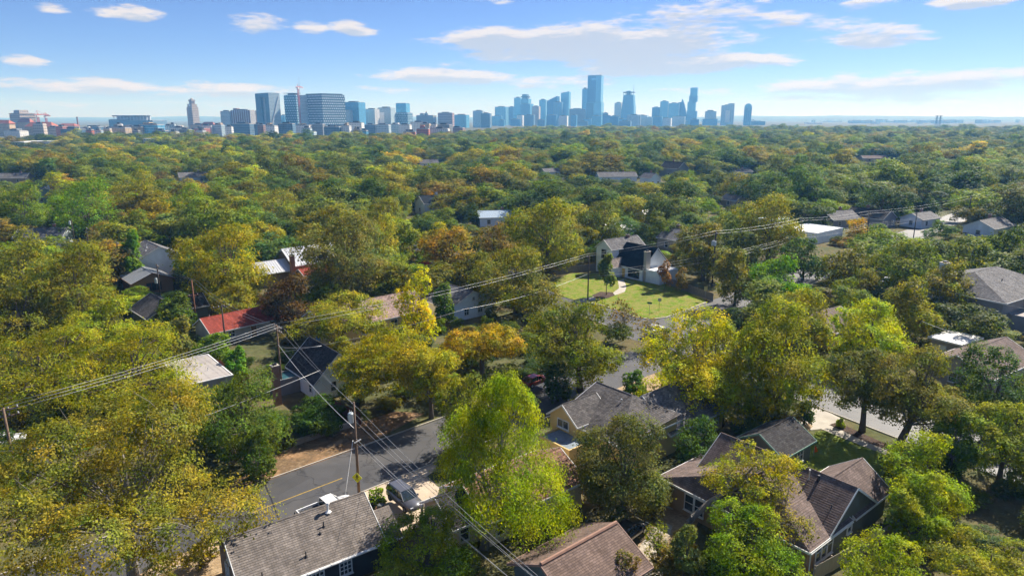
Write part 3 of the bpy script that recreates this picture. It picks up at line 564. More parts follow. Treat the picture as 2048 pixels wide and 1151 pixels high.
# 14 right grey house, studio and plum roof
h = house('house', (92, 131), 33, 'large grey two-storey house with hipped roof and white rooftop chimney')
W_GREY = wallm('cool_grey', (.27, .27, .28)); gable(h, -9.5, 13, -8.5, 8, 6.0, 9.0, 'x', .5, .7, W_GREY, SH_GREY, hip=(6.5, 6.5), courses=.35); flat(h, -7.5, 10, -13.5, -8.55, 3.2, W_GREY, GREYROOF); window(h, (-1, -13.52, 2.1), '-y', 3.4, .6, 3, 1, DARKMETAL); window(h, (7, -13.52, 1.7), '-y', 2.0, 1.5, 2, 1, DARKMETAL); window(h, (-9.52, -2, 4.3), '-x', 1.2, 1.4); window(h, (-9.52, 3, 4.3), '-x', 1.2, 1.4); window(h, (-9.52, 0, 1.6), '-x', 1.2, 1.4); window(h, (4, -8.52, 4.6), '-y', 2.2, 1.0, 2, 1, DARKMETAL); door(h, (3.6, -13.52, 1.1), '-y', 1.0, 2.2, TRIM)
chimney(h, -5.5, 4.0, 6.5, 10.4, 1.6, 1.4, W_WHITE); pipe(h, 0, -4, 7.4, 8.1, .1, DARKMETAL)
h = house('studio', (72.6, 106.5), 33, 'small flat-roofed modern studio with pale overhanging roof and dark doors', 'studio')
W_BEIGE = wallm('beige', (.40, .34, .28)); MB().box((-3.1, -2.2, 0), (3.1, 2.2, 3.0)).build('wall', W_BEIGE, h); MB().box((-3.6, -2.7, 3.003), (3.6, 2.6, 3.28)).build('flat_roof', MEMBRANE, h); door(h, (-1.2, -2.22, 1.15), '-y', 1.4, 2.2, DARKMETAL); window(h, (1.3, -2.22, 1.5), '-y', 1.8, 1.8, 1, 4, DARKMETAL); door(h, (-3.12, .3, 1.1), '-x', .95, 2.1, TRIM)
h = house('house', (70.2, 97.0), 33, 'long plum-brown shingle roof below the flat-roofed studio'); gable(h, -7.5, 7.5, -4.6, 4.2, 2.8, 5.0, wm=W_BEIGE, rm=SH_PLUM, courses=.3); pipe(h, -3, -1.2, 4.5, 5.0); window(h, (-7.52, 0, 1.6), '-x', 1.0, 1.4); window(h, (0, -4.62, 1.6), '-y', 1.2, 1.4, 2, 2)
h = house('house', (55.5, 116), 40, 'small mauve-roofed house hidden behind the lime-green mound tree'); gable(h, -5, 5, -4, 4, 3, 4.9, wm=W_BEIGE, rm=SH_PLUM, courses=.35); window(h, (-5.02, 0, 1.6), '-x', 1.0, 1.4)
# 15 white flat roofs behind the road
h = house('house', (93, 219), 40, 'white flat-roofed house with box-like upper storey behind the tall pole'); flat(h, -6, 11, -9, 3, 3.4, W_WHITE, MEMBRANE, par=.2); flat(h, -10, -1, 3.2, 9, 6.4, W_WHITE, MEMBRANE); window(h, (-.98, 6, 4.6), '+x', 1.2, 2.0, 2, 1, BRICK); window(h, (-4, 3.18, 5.2), '-y', 1.2, 1.6, 2, 1, BRICK)
# ------------------------------------------------------------------ houses deeper in the canopy: photo x, base y, length, depth, eave, ridge, angle
PROT = []          # (x0, y0, x1, y1, distance): photo areas that nearer filler trees must leave open
def rect_of(o, grow=2, frac=1.0):
    xs, ys, Ys = [], [], []
    for c in o.children:
        for b in c.bound_box:
            w = o.matrix_basis @ (c.matrix_basis @ Vector(b)); p = PX(w); xs.append(p[0]); ys.append(p[1]); Ys.append(w.y)
    x0, x1, y0, y1 = min(xs), max(xs), min(ys), max(ys); PROT.append((x0 - grow, y0 - grow, x1 + grow, y0 + (y1 - y0) * frac, min(Ys)))
FAR = [(1347,352,15,11,5.6,9.5,'y',40,SH_DARK,W_GREY,'tall grey gabled house rising out of the canopy right of the white roofs'),
 (1232,362,24,9,3.2,5.6,'x',8,SH_GREY,W_WHITE,'long low house with pale grey roof and small chimney amid far trees'),
 (1300,370,9,8,4.5,7,'y',30,SH_GREY,W_WHITE,'small white gabled house just below the tall grey gabled one'),
 (1305,442,11,8,3.2,4.8,'x',20,MEMBRANE,W_WHITE,'house with brilliant white roof behind the navy-roofed house'),
 (1466,412,8,7,3,5,'y',35,SH_GREY,W_BEIGE,'tiny grey-roofed house peeping between dark oaks'),
 (866,425,12,8,4.5,7.2,'x',35,SH_NAVY,W_WHITE,'dark blue roof with white chimney among brown oaks'),
 (388,364,16,9,3.4,6,'x',30,SH_GREY,W_WHITE,'white house with grey gable below the stone campus tower'),
 (30,366,18,9,3.4,6,'x',5,SH_GREY,W_BEIGE,'grey roof at the far left above the bright green trees'),
 (858,334,14,9,3.4,6,'x',10,SH_GREY,W_WHITE,'far grey roof in the middle of the autumn canopy'),
 (1100,352,11,8,3.2,5.2,'x',20,SH_GREY,W_WHITE,'pale roof corner in the canopy left of the long low house'),
 (1480,352,13,9,3.2,5.4,'x',20,SH_GREY,W_WHITE,'pale roof lost in blue-green far trees'),
 (1672,452,12,9,3.2,5.6,'x',20,SH_GREY,W_GREY,'grey roof left of the golden tree pole'),
 (1838,452,11,8,3.2,5,'x',30,SH_GREY,W_WHITE,'pale roof behind the right-hand wires'),
 (94,404,10,8,4.5,7,'y',35,SH_NAVY,wallm('steel_blue', (.20, .30, .36)),'steel-blue gabled house between bright green trees'),
 (92,489,13,9,3.2,5.2,'x',12,SH_GREY,W_WHITE,'pale grey roof behind the left-hand oak mass'),
 (992,449,13,9,3.4,5.2,'x',10,mat('pale_blue_metal', (.45, .55, .62), .4, .3),W_WHITE,'pale blue metal roof between two tall oaks'),
 (1745,323,22,10,3.2,5.4,'x',0,SH_PLUM,W_BEIGE,'mauve roof far right in hazy trees'),
 (1825,322,17,10,4,7,'x',25,MEMBRANE,W_WHITE,'hazy white gabled roof with tall white chimney'),
 (1625,297,20,10,4,6,'x',0,MEMBRANE,W_WHITE,'bright white roof speck in the hazy wood'),
 (1738,450,14,9,3.4,6,'y',35,SH_DARK,W_GREY,'dark gable behind the golden tree'),
 (1352,497,7,9,3.6,6,'y',37,SH_GREY,W_BEIGE,'beige gable directly beside the navy-roofed house'),
 (1230,474,10,7,3.0,4.6,'x',25,MEMBRANE,W_WHITE,'white-roofed outbuilding behind the two-storey lawn house'),
 (1975,470,16,9,3.4,5.6,'x',35,SH_GREY,W_WHITE,'pale-walled grey-roofed house at the far right beyond the road')]
for (x, yb, l, d, ze, zr, ax, deg, rm, wm, lab) in FAR:
    p = G(x, yb); h = house('house', (p.x, p.y), deg, lab)
    if ax == 'x': gable(h, -l/2, l/2, -d/2, d/2, ze, zr, 'x', .5, .4, wm, rm, courses=0)
    else: gable(h, -d/2, d/2, -l/2, l/2, ze, zr, 'y', .5, .4, wm, rm, courses=0)
    hx, hy = (l/2, d/2) if ax == 'x' else (d/2, l/2)
    for s in (-.5, .5): window(h, (s * hx, -hy - .02, min(ze - 1.1, 1.7)), '-y', 1.2, 1.4)
    window(h, (-hx - .02, 0, min(ze - 1.1, 1.7)), '-x', 1.2, 1.4)
    chimney(h, hx * .4, hy * .3, ze, zr + .9, .8, .8, TRIM if rm in (MEMBRANE, SH_NAVY) else BRICK); (rect_of(h, -2, .5) if rm is not MEMBRANE else None)
# ------------------------------------------------------------------ fences
def fence(p, q, hgt, m, label, gap=.02, post=2.4):
    p, q = Vector((p[0], p[1], 0)), Vector((q[0], q[1], 0)); L = (q - p).length; e = empty('fence', p, math.atan2(q.y - p.y, q.x - p.x), label, 'fence')
    mb = MB(); n = int(L / .16)
    for i in range(n):
        x = L * i / n; t = hgt + rnd.uniform(-.03, .03); mb.box((x, -.012, .04), (x + L / n - gap, .012, t))
    tag(mb.build('pickets', m, e), kind='stuff')
    for z in (.4, hgt - .35): MB().box((0, .014, z), (L, .06, z + .09)).build('rail', m, e)
    for i in range(int(L / post) + 1): x = min(i * post, L - .05); MB().box((x - .05, .062, 0), (x + .05, .16, hgt + .05)).build('post', m, e)
    return e
gp = lambda x, y, z=0: tuple(G(x, y, z))[:2]
fence(gp(428, 738), gp(500, 775), 2.0, REDWOOD, 'red-stained picket fence behind the flat grey roof')
fence(gp(1318, 563), gp(1426, 603), 1.8, GREYWOOD, 'weathered grey fence along the back of the bright lawn')
fence(gp(1090, 552), gp(1192, 540), 1.8, GREYWOOD, 'brown fence running left from the navy-roofed house')
fence(gp(640, 812), gp(722, 852), 1.9, REDWOOD, 'dark red fence beside the sprawling olive tree')
fence(gp(1628, 1162), gp(1800, 1062), 1.5, mat('pale_fence', (.42, .36, .29), .8, var=.25, scale=4, stretch=(4, 4, .4)), 'pale board fence beside the grey-green stucco house')
fence(gp(752, 1046), gp(800, 1085), 1.7, WOOD, 'cedar fence between taupe house and driveway')
fence(gp(225, 560), gp(300, 590), 1.8, WOOD, 'cedar fence in front of the open timber shed')
fence(gp(1340, 975), gp(1440, 905), 1.8, WOOD, 'shaded cedar fence behind the dark round oak')
fence(gp(600, 745), gp(690, 720), 1.7, WOOD, 'cedar fence behind the white stucco cottage')
fence(gp(1880, 660), gp(2060, 720), 1.8, GREYWOOD, 'grey fence below the hipped grey house')
# stone retaining wall with its stones
def stone_wall(p, q, label):
    p, q = Vector((p[0], p[1], 0)), Vector((q[0], q[1], 0)); L = (q - p).length; e = empty('stone_wall', p, math.atan2(q.y - p.y, q.x - p.x), label, 'wall')
    SM = mat('limestone', (.42, .37, .30), .9, var=.25, scale=2, bump=.4, bscale=12, dirt=(.27, .22, .17)); rg = random.Random(5); shapes = []
    for k in range(5):
        bm = bmesh.new(); bmesh.ops.create_cube(bm, size=1.0)
        for v in bm.verts: v.co += Vector((rg.uniform(-.08, .08), rg.uniform(-.1, .1), rg.uniform(-.09, .09)))
        bmesh.ops.bevel(bm, geom=list(bm.edges), offset=.07, segments=1); me = bpy.data.meshes.new('stone'); bm.to_mesh(me); bm.free(); me.materials.append(SM); shapes.append(me)
    for row, (z, hh) in enumerate(((.16, .34), (.47, .30))):
        x = rg.uniform(0, .3)
        while x < L - .3:
            w = rg.uniform(.4, .8); o = link('stone', rg.choice(shapes), None, e); o.location = (x + w/2, rg.uniform(-.05, .05), z); o.scale = (w, .42, hh); o.rotation_euler = (0, 0, rg.uniform(-.06, .06)); x += w + .02
stone_wall(gp(590, 889), gp(722, 846), 'rough limestone retaining wall along the street verge')
# ------------------------------------------------------------------ utility poles
POLE = mat('pole_timber', (.17, .115, .08), .9, var=.3, scale=3, stretch=(6, 6, .3), bump=.3); POLE_D = mat('pole_dark', (.07, .055, .045), .9, var=.3, scale=3, stretch=(6, 6, .3)); CERAMIC = mat('insulator', (.45, .44, .42), .3); TANK = mat('transformer_paint', (.50, .56, .58), .45, .1, var=.08)
WIRE = mat('wire', (.42, .42, .42), .45, .5, var=.05); WIRE_D = mat('cable', (.05, .05, .05), .6)
def pole(loc, hgt, label, arms=(), deg=0, tank=None, m=None, r=.16, tanks=1, lean=0.0):
    m = m or POLE; e = empty('utility_pole', (loc[0], loc[1], 0), R(deg), label, 'utility pole'); e.rotation_euler[1] = lean
    MB().tube([(0, 0, -.3), (0, 0, hgt * .5), (0, 0, hgt)], [r, r * .85, r * .68], 10).build('pole_shaft', m, e, smooth=True)
    for z, l, off in arms:
        a = MB().box((r * .6, -l/2 + off, z - .06), (r * .6 + .12, l/2 + off, z + .06)).tube([(r*.6, -l*.3 + off, z), (r*.5, 0, z - .7)], .02, 4).tube([(r*.6, l*.3 + off, z), (r*.5, 0, z - .7)], .02, 4).build('crossarm', m, e)
        for k in (-.46, -.16, .16, .46):
            MB().tube([(r*.6 + .06, k*l + off, z + .062), (r*.6 + .06, k*l + off, z + .14), (r*.6 + .06, k*l + off, z + .2), (r*.6 + .06, k*l + off, z + .26)], [.03, .09, .05, .07], 8).build('insulator', CERAMIC, a)
    if tank:
        for i in range(tanks):
            an = (i - (tanks - 1) / 2) * 1.25; cx, cy_ = -math.cos(an) * (r + .34), math.sin(an) * (r + .34)
            t = MB().tube([(cx, cy_, tank - .55), (cx, cy_, tank - .5), (cx, cy_, tank + .45), (cx, cy_, tank + .55)], [.24, .30, .30, .2], 12).box((cx*.55-.06, cy_*.55-.06, tank-.3), (cx*.55+.06, cy_*.55+.06, tank+.3)).build('transformer', TANK, e, smooth=False)
            for k in (-.12, .12): MB().tube([(cx + k, cy_, tank + .5), (cx + k, cy_, tank + .82)], [.05, .03], 6).build('bushing', CERAMIC, t)
    return e
def T3(x, y, z): v = G(x, y, z); return v
PA = G(718, 985); PB = G(553, 650, 10.2); PC_ = G(443, 610, 9.2); PD = G(383, 560, 9.2); PE = G(313, 528, 9); PF = G(228, 483, 10); PG = G(6, 815, 11); PH = G(1178, 508, 10.2); PI = G(1432, 462, 13); PJ = G(1605, 437, 12); PK = G(1740, 423, 11); PL = G(1943, 392, 11); PM = G(172, 455, 9.5); PN = G(142, 437, 9.5)
pole(PA, 10.2, 'brown utility pole with grey transformer and yellow pedestrian sign by the street', tank=8.4, deg=-30, m=POLE)
MB().box((.2, -.5, 5.9), (.28, .5, 6.02)).build('cable_bracket', GALV, bpy.data.objects['utility_pole'])
pole(PB, 10.2, 'utility pole with doubled crossarms above the white stucco cottage', [(9.9, 2.6, .0), (9.3, 2.6, 0)], 40, m=POLE)
pole(PC_, 9.2, 'utility pole with one crossarm in front of the red shed roof', [(8.9, 2.6, 0)], 128, m=POLE_D)
pole(PD, 9.2, 'bare-topped rust-brown utility pole left of the red shed', [(6.3, 2.4, .3)], 128, m=mat('pole_rust', (.24, .11, .06), .9, var=.3, scale=3, stretch=(6, 6, .3)))
pole(PE, 9.0, 'utility pole with crossarm and transformer before the open timber shed', [(8.5, 2.4, 0)], 40, tank=5.6, m=POLE_D)
pole(PF, 10, 'leaning utility pole with crossarm beside the left-hand oak mass', [(9.5, 2.6, 0)], 40, m=POLE_D, lean=.05)
pole(PG, 11, 'utility pole with crossarms at the end of the three long wires', [(10.7, 2.4, 0), (10.0, 2.4, 0)], 132, m=POLE)
pole(PH, 10.2, 'dark utility pole at the kerb of the bright lawn', [(9.6, .9, .3)], 132, m=POLE_D)
pole(PI, 13, 'tall utility pole ringed with transformers at the lawn fence corner', [(12.4, 1.2, 0)], 0, tank=10.2, tanks=3, m=POLE_D, r=.2)
pole(PJ, 12, 'tall dark utility pole in front of the white flat-roofed house', [(11.6, 1.6, 0), (9.0, 2.2, 0)], 135, m=POLE_D)
pole(PK, 11, 'dark utility pole beside the golden tree', [(10.6, 1.8, 0)], 135, m=POLE_D)
pole(PL, 11, 'far utility pole by the right-hand road bend', [(10.6, 1.8, 0)], 135, m=POLE_D)
pole(PM, 9.5, 'utility pole with crossarm half sunk in the left canopy', [(9.2, 2.4, 0)], 40, m=POLE_D)
pole(PN, 9.5, 'farthest left utility pole with a pale transformer', [], 40, tank=8.3, m=POLE_D)
P2 = G(1834, 425, 9.5); pole(P2, 9.5, 'utility pole standing among the hazy right-hand trees', [(9.2, 2.0, 0)], 135, m=POLE_D)
def line(pts, label, sag=.02, r=.019, m=None, name='power_line', cat='power line'):
    out = []
    for a, b in zip(pts[:-1], pts[1:]):
        a, b = Vector(a), Vector(b); L = (b - a).length; k = max(6, int(L / 5))
        for i in range(k): t = i / k; p = a.lerp(b, t); p.z -= 4 * sag * L * t * (1 - t); out.append(p)
    out.append(Vector(pts[-1])); o = MB().tube(out, r, 5).build(name, m or WIRE, None, smooth=True); return tag(o, label, cat)
def off(p, z, d=(0, 0)): return (p[0] + d[0], p[1] + d[1], z)
b40 = (-.643, .766); a40 = (.766, .643)
def o2(p, z, k, v=a40): return (p[0] + v[0] * k, p[1] + v[1] * k, z)
# three long primaries and their neighbours (lateral offsets run along each crossarm)
x90 = (-.69, .72)
line([o2(PG, 11.0, 1.0, x90), o2(PB, 10.15, 1.1, b40)], 'uppermost of the three long wires left of the doubled crossarms', .012)
line([o2(PG, 11.0, 0, x90), o2(PB, 10.15, .1, b40)], 'middle one of the three long wires left of the doubled crossarms', .012)
line([o2(PG, 11.0, -1.0, x90), o2(PB, 10.15, -1.0, b40)], 'lowest of the three long wires left of the doubled crossarms', .012)
line([o2(PB, 10.15, 1.0, b40), o2(PH, 10.2, .35, x90), o2(PI, 13.0, .3, x90), o2(PJ, 12.0, .7, x90), o2(PK, 11, .8, x90), o2(PL, 11, .8, x90), (PL.x + 130, PL.y + 90, 11)], 'long upper wire from the doubled crossarms past the lawn pole', .012)
line([o2(PB, 10.15, -.9, b40), o2(PH, 9.75, .3, x90), o2(PI, 12.5, -.3, x90), o2(PJ, 11.6, -.7, x90), o2(PK, 10.6, -.8, x90), o2(PL, 10.6, -.8, x90), (PL.x + 130, PL.y + 88, 10.6)], 'long second wire from the doubled crossarms past the lawn pole', .012)
for k, (z0, z1, z2, z3) in enumerate(((6.6, 5.4, 6.6, 6.4), (6.0, 4.9, 6.0, 5.9), (5.2, 4.3, 5.2, 5.3))):
    line([off(PH, z1 + 1.0), off(PI, z2 + 1.0), off(PJ, z3 + 1.6), off(PK, z3 + 1), off(PL, z3 + 1)], ('upper', 'middle', 'lowest')[k] + ' communication cable slung below the wires in front of the lawn', .012, .02 if k == 2 else .014, WIRE)
# alley line up to the left and down to the lower right
for k in (-1.1, .4, 1.1):
    nm = {-1.1: 'left-hand', .4: 'middle', 1.1: 'right-hand'}[k]
    line([off(PA, 10.0) if k == .4 else o2(PA, 9.6, k * .2), o2(PB, 9.4, k), o2(PC_, 9.0, k), o2(PD, 9.0 if k else 9, k * .8), o2(PE, 8.6, k), o2(PF, 9.6, k), o2(PM, 9.3, k)], nm + ' alley wire running up over the red shed poles', .012, .014, WIRE_D if k == -1.1 else WIRE)
PO = Vector((PA.x + 30, PA.y - 40, 0))
for i, (z0, z1, w) in enumerate(((10.0, 9.9, .013), (9.0, 9.0, .013), (8.2, 8.4, .013), (6.2, 6.0, .022), (5.7, 5.4, .018))):
    line([off(PA, z0), (PO.x + (i - 2) * .7, PO.y + (i - 2) * .5, z1)], ('topmost', 'second', 'third', 'fourth and thick', 'lowest')[i] + ' wire from the street pole down past the weeping elm', .02, w)
line([off(PA, 6.0, (-.3, 0)), G(690, 992, 1.5)], 'pale coiled guy cable falling from the street pole', .0, .035, TRIM, 'guy_cable', 'cable')
line([off(PA, 6.0), (-6.4, 58.6, 4.0)], 'service cable from the street pole to the cream cottage', .03, .03, WIRE_D, 'service_cable', 'cable')
line([off(PB, 7.0), (-27.3, 93, 6.3)], 'service cable dropping to the white stucco cottage', .03, .025, WIRE, 'service_cable', 'cable')
line([off(PB, 7.4), off(PA, 7.2)], 'communication cable between the street pole and the doubled crossarms', .02, .035, WIRE, 'service_cable', 'cable')
line([off(PB, 6.2), (-8, 108, 7.5), off(PH, 6.0)], 'slack cable through the olive trees towards the lawn pole', .02, .022, WIRE, 'service_cable', 'cable')
line([G(-30, 905, 7), G(300, 870, 7.0), G(640, 740, 7.4)], 'low cable through the pecan branches', .01, .03, WIRE, 'service_cable', 'cable')
line([(62, 99, 8.2), (76, 104.5, 3.4)], 'pale cable dropping to the flat-roofed studio', .02, .03, TRIM, 'service_cable', 'cable')
line([G(1900, 582, 7), G(2060, 618, 7)], 'cable crossing the wall of the hipped grey house', .02, .03, WIRE, 'service_cable', 'cable')
# ------------------------------------------------------------------ cars
RUB = mat('tyre_rubber', (.02, .02, .02), .9); RIM = mat('wheel_rim', (.4, .4, .42), .3, .8); CGLASS = glassm('car_glass', (.02, .03, .035)); LAMP = glassm('lamp_glass', (.6, .6, .6), .2); TAIL = glassm('tail_lamp', (.35, .02, .02), .2)
def paint(name, col, metal=.3):
    m = mat('paint_' + name, col, .28, metal, var=.05); m.node_tree.nodes['Principled BSDF'].inputs['Coat Weight'].default_value = .6; return m
def car(loc, deg, pm, label, kind='suv', cat='car'):
    e = empty('parked_car' if kind != 'pickup' else 'pickup_truck', (loc[0], loc[1], loc[2] if len(loc) > 2 else .02), R(deg), label, cat)
    L, W = (4.7, .93) if kind == 'suv' else ((4.6, .9) if kind == 'sedan' else (5.5, .98))
    belt = .98 if kind == 'suv' else .88; top = 1.68 if kind == 'suv' else (1.42 if kind == 'sedan' else 1.8)
    if kind == 'pickup': belt = 1.1
    st = [(-.5, .42, .62, .80), (-.485, .30, .82, .90), (-.44, .24, .93, .97), (-.25, .22, 1.0, 1.0), (0, .22, 1.0, 1.0), (.2, .22, 1.0, 1.0), (.36, .22, .93, .98), (.46, .26, .84, .93), (.5, .40, .66, .80)]
    mb = MB(); n = len(st); ring = 8
    for x, zb, zt, ww in st:
        t = belt * zt if zt < 1 else belt; w = W * ww
        mb.v += [(x*L, -w*.86, zb), (x*L, -w, zb + .18), (x*L, -w, t - .16), (x*L, -w*.9, t), (x*L, w*.9, t), (x*L, w, t - .16), (x*L, w, zb + .18), (x*L, w*.86, zb)]
    for i in range(n - 1):
        for q in range(ring): w = (q + 1) % ring; mb.f.append((i*ring + q, i*ring + w, (i+1)*ring + w, (i+1)*ring + q))
    mb.f.append(tuple(range(ring))); mb.f.append(tuple((n-1)*ring + q for q in range(ring)))
    body = mb.build('car_body', pm, e, smooth=True)
    gh = {'suv': [(-.485, 0.02, .80), (-.41, .94, .74), (-.1, 1.0, .76), (.08, .97, .75), (.235, .03, .84)], 'sedan': [(-.40, .02, .80), (-.24, .92, .70), (-.06, 1.0, .72), (.07, .97, .71), (.23, .03, .82)], 'pickup': [(-.08, .02, .84), (-.06, .96, .76), (.05, 1.0, .77), (.14, .97, .76), (.27, .03, .85)]}[kind]
    g = MB(); rf = MB(); hh = top - belt
    for x, f, w in gh:
        z = belt - .01 + hh * f; g.v += [(x*L, -W*.86, belt - .02), (x*L, -W*w if f > .5 else -W*.86, z), (x*L, W*w if f > .5 else W*.86, z), (x*L, W*.86, belt - .02)]
    for i in range(len(gh) - 1):
        for q in range(4): w = (q + 1) % 4; g.f.append((i*4 + q, i*4 + w, (i+1)*4 + w, (i+1)*4 + q))
    g.f += [(0, 1, 2, 3), tuple((len(gh)-1)*4 + q for q in range(4))]; g.build('windows', CGLASS, e)
    for x, f, w in gh[1:4]:
        z = belt + hh * f; rf.v += [(x*L, -W*w*1.02, z - .03), (x*L, -W*w*.9, z + .035), (x*L, W*w*.9, z + .035), (x*L, W*w*1.02, z - .03)]
    for i in range(2):
        for q in range(4): w = (q + 1) % 4; rf.f.append((i*4 + q, i*4 + w, (i+1)*4 + w, (i+1)*4 + q))
    rf.f += [(0, 1, 2, 3), (8, 9, 10, 11)]
    for s in (-1, 1):
        for i in range(4):
            (xa, fa, wa), (xb, fb, wb) = gh[i], gh[i + 1]
            if i in (0, 3): pa = (xa*L, s*W*(wa if fa > .5 else .87), belt + hh*fa); pb = (xb*L, s*W*(wb if fb > .5 else .87), belt + hh*fb); rf.tube([pa, pb], .045, 5)
        xm = (gh[2][0] * .6 + gh[3][0] * .4) * L; rf.tube([(xm, s*W*.87, belt), (xm, s*W*.77, top - .02)], .04, 5)
    rf.build('car_roof', pm, e)
    for sx in (-.3, .3):
        for s in (-1, 1):
            t = MB().tube([(sx*L, s*(W - .22), .34), (sx*L, s*(W + .01), .34)], .34, 16).build('wheel', RUB, e); MB().tube([(sx*L, s*(W + .005), .34), (sx*L, s*(W + .025), .34)], .21, 10).build('rim', RIM, t)
    for s in (-1, 1):
        MB().box((L*.46, s*W*.62 - .16, belt*.66), (L*.492, s*W*.62 + .16, belt*.80)).build('headlight', LAMP, e); MB().box((-L*.497, s*W*.70 - .1, belt*.7), (-L*.47, s*W*.70 + .1, belt*.92)).build('tail_light', TAIL, e)
        MB().box((L*.17, s*W*.9, belt - .02), (L*.2, s*W*1.12, belt + .15)).build('wing_mirror', pm, e)
    if kind == 'pickup':
        MB().box((-L*.485, -W*.80, belt + .002), (-L*.1, W*.80, belt + .01)).build('truck_bed', WIRE_D, e)
        b = MB()
        for s in (-1, 1): b.box((-L*.49, s*W*.82, belt - .05), (-L*.09, s*W*.94, belt + .22))
        b.box((-L*.49, -W*.8, belt - .05), (-L*.475, W*.8, belt + .22)).build('bed_rail', pm, e)
    return e
P_GREY = paint('graphite', (.17, .17, .18), .5); P_WHITE = paint('white', (.75, .75, .75), 0); P_BLACK = paint('black', (.008, .008, .01), .2); P_RED = paint('red', (.3, .03, .02), .1); P_SILVER = paint('silver', (.45, .46, .48), .7)
v = G(810, 1006, .7); car(v, -50, P_GREY, 'graphite sport utility car parked on the driveway by the cream cottage')
v = G(655, 1031, .9); car(v, 42, P_WHITE, 'white pickup parked on the street behind the taupe roof', 'pickup', 'truck')
v = G(1256, 1072, .6); car(v, 46, P_BLACK, 'glossy black car parked beside the garage', 'sedan')
v = G(1070, 768, .7); car(v, 42, P_RED, 'dark red car parked on the shaded street under the green tree', 'sedan')
v = G(1308, 664, .7); car(v, 40, P_WHITE, 'white car at the crossing beside the yellow elm', 'sedan')
v = G(1764, 546, .7); car(v, 45, P_BLACK, 'dark car parked by the road before the hipped grey house', 'suv')
v = G(1772, 566, .7); car(v, 45, P_WHITE, 'white car parked next to the dark one by the hipped grey house', 'sedan')
v = G(1745, 528, .7); car(v, 45, P_SILVER, 'silver car farther along the road by the hipped grey house', 'sedan')
v = G(90, 462, .7); car(v, 10, P_SILVER, 'silver car in shade under the left trees', 'sedan')
v = G(8, 890, .7); car(v, 40, P_WHITE, 'white car behind the pole at the pecan tree', 'sedan')
# ------------------------------------------------------------------ signs, bins, small things
SIGN_Y = mat('sign_yellow', (.72, .72, .02), .5, var=.05); SIGN_P = mat('sign_pale_yellow', (.62, .55, .25), .5, var=.05); SIGN_B = mat('sign_black', (.02, .02, .02), .6); STEEL = mat('steel_post', (.35, .36, .36), .5, .6)
def sign(loc, deg, hgt, outline, m, label, back=None):
    e = empty('road_sign', (loc[0], loc[1], 0), R(deg), label, 'sign')
    if hgt: MB().box((-.03, -.03, 0), (.03, .03, hgt)).build('sign_post', STEEL, e)
    mb = MB(); n = len(outline); z0 = (hgt or 0)
    mb.v = [(x, -.05, z0 + z) for x, z in outline] + [(x, -.035, z0 + z) for x, z in outline]; mb.f = [tuple(range(n)), tuple(reversed(range(n, 2*n)))] + [(i, (i+1) % n, n + (i+1) % n, n + i) for i in range(n)]
    s = mb.build('sign_plate', m, e); return e, s
ps = empty('pedestrian_sign', (PA.x, PA.y, 0), R(-14), 'yellow diamond pedestrian crossing sign on the street pole', 'sign')
mb = MB(); pts = [(0, -.58), (.58, 0), (0, .58), (-.58, 0)]; mb.v = [(x, -.24, 1.9 + z) for x, z in pts] + [(x, -.225, 1.9 + z) for x, z in pts]; mb.f = [(0,1,2,3), (7,6,5,4)] + [(i, (i+1) % 4, 4 + (i+1) % 4, 4 + i) for i in range(4)]; pl = mb.build('sign_plate', SIGN_Y, ps)
fg = MB(); fg.tube([(0.02, -.25, 2.18), (.02, -.25, 2.27)], [.06, .06], 8); fg.box((-.06, -.25, 1.9), (.08, -.243, 2.15)); fg.tube([(0, -.246, 1.92), (.12, -.246, 1.74), (.1, -.246, 1.58)], .035, 5); fg.tube([(0, -.246, 1.92), (-.08, -.246, 1.74), (-.16, -.246, 1.6)], .035, 5); fg.tube([(.05, -.246, 2.1), (.2, -.246, 1.98)], .03, 5); fg.tube([(-.03, -.246, 2.1), (-.15, -.246, 1.95)], .03, 5); fg.build('pedestrian_symbol', SIGN_B, pl)
octo = [(.38 * math.cos(R(22.5 + 45*i)), .1 + .38 * math.sin(R(22.5 + 45*i))) for i in range(8)]
p = G(1318, 622); sign(p, -10, 2.3, octo, STEEL, 'bare metal back of an octagonal stop sign on the lawn')
p = G(1298, 632); e, s = sign(p, -20, 2.5, [(-.45, .02), (.45, .02), (.45, .42), (-.45, .42)], mat('sign_green', (.03, .16, .08), .5), 'small green street name sign on the lawn corner')
p = G(1410, 601); sign(p, 0, 2.2, [(-.38, 0), (.38, 0), (.38, .95), (-.38, .95)], SIGN_P, 'pale yellow warning sign on its own post by the fence corner')
e, s = sign((PI.x, PI.y - .25), 0, 0, [(-.38, 3.0), (.38, 3.0), (.38, 4.0), (-.38, 4.0)], SIGN_P, 'pale yellow sign fixed to the tall transformer pole')
BINM = mat('bin_plastic', (.03, .03, .032), .5); BIN2 = mat('bin_grey', (.10, .11, .11), .5)
def bin_(loc, deg, m, label):
    e = empty('wheeled_bin', loc, R(deg), label, 'bin'); MB().tube([(0, 0, .08), (0, 0, .95)], [.30, .40], 4).build('bin_body', m, e); l = MB().tube([(0, 0, .952), (0, 0, 1.0), (0, 0, 1.06)], [.44, .44, .34], 4).build('bin_lid', m, e); MB().tube([(-.3, .3, .98), (.3, .3, .98)], .025, 6).build('bin_handle', m, l)
    for s in (-1, 1): MB().tube([(s*.22, .26, .12), (s*.28, .26, .12)], .12, 10).build('bin_wheel', RUB, e)
v = G(748, 1004, .5); bin_((v.x, v.y, 0), 40, BINM, 'black wheeled bin beside the taupe house')
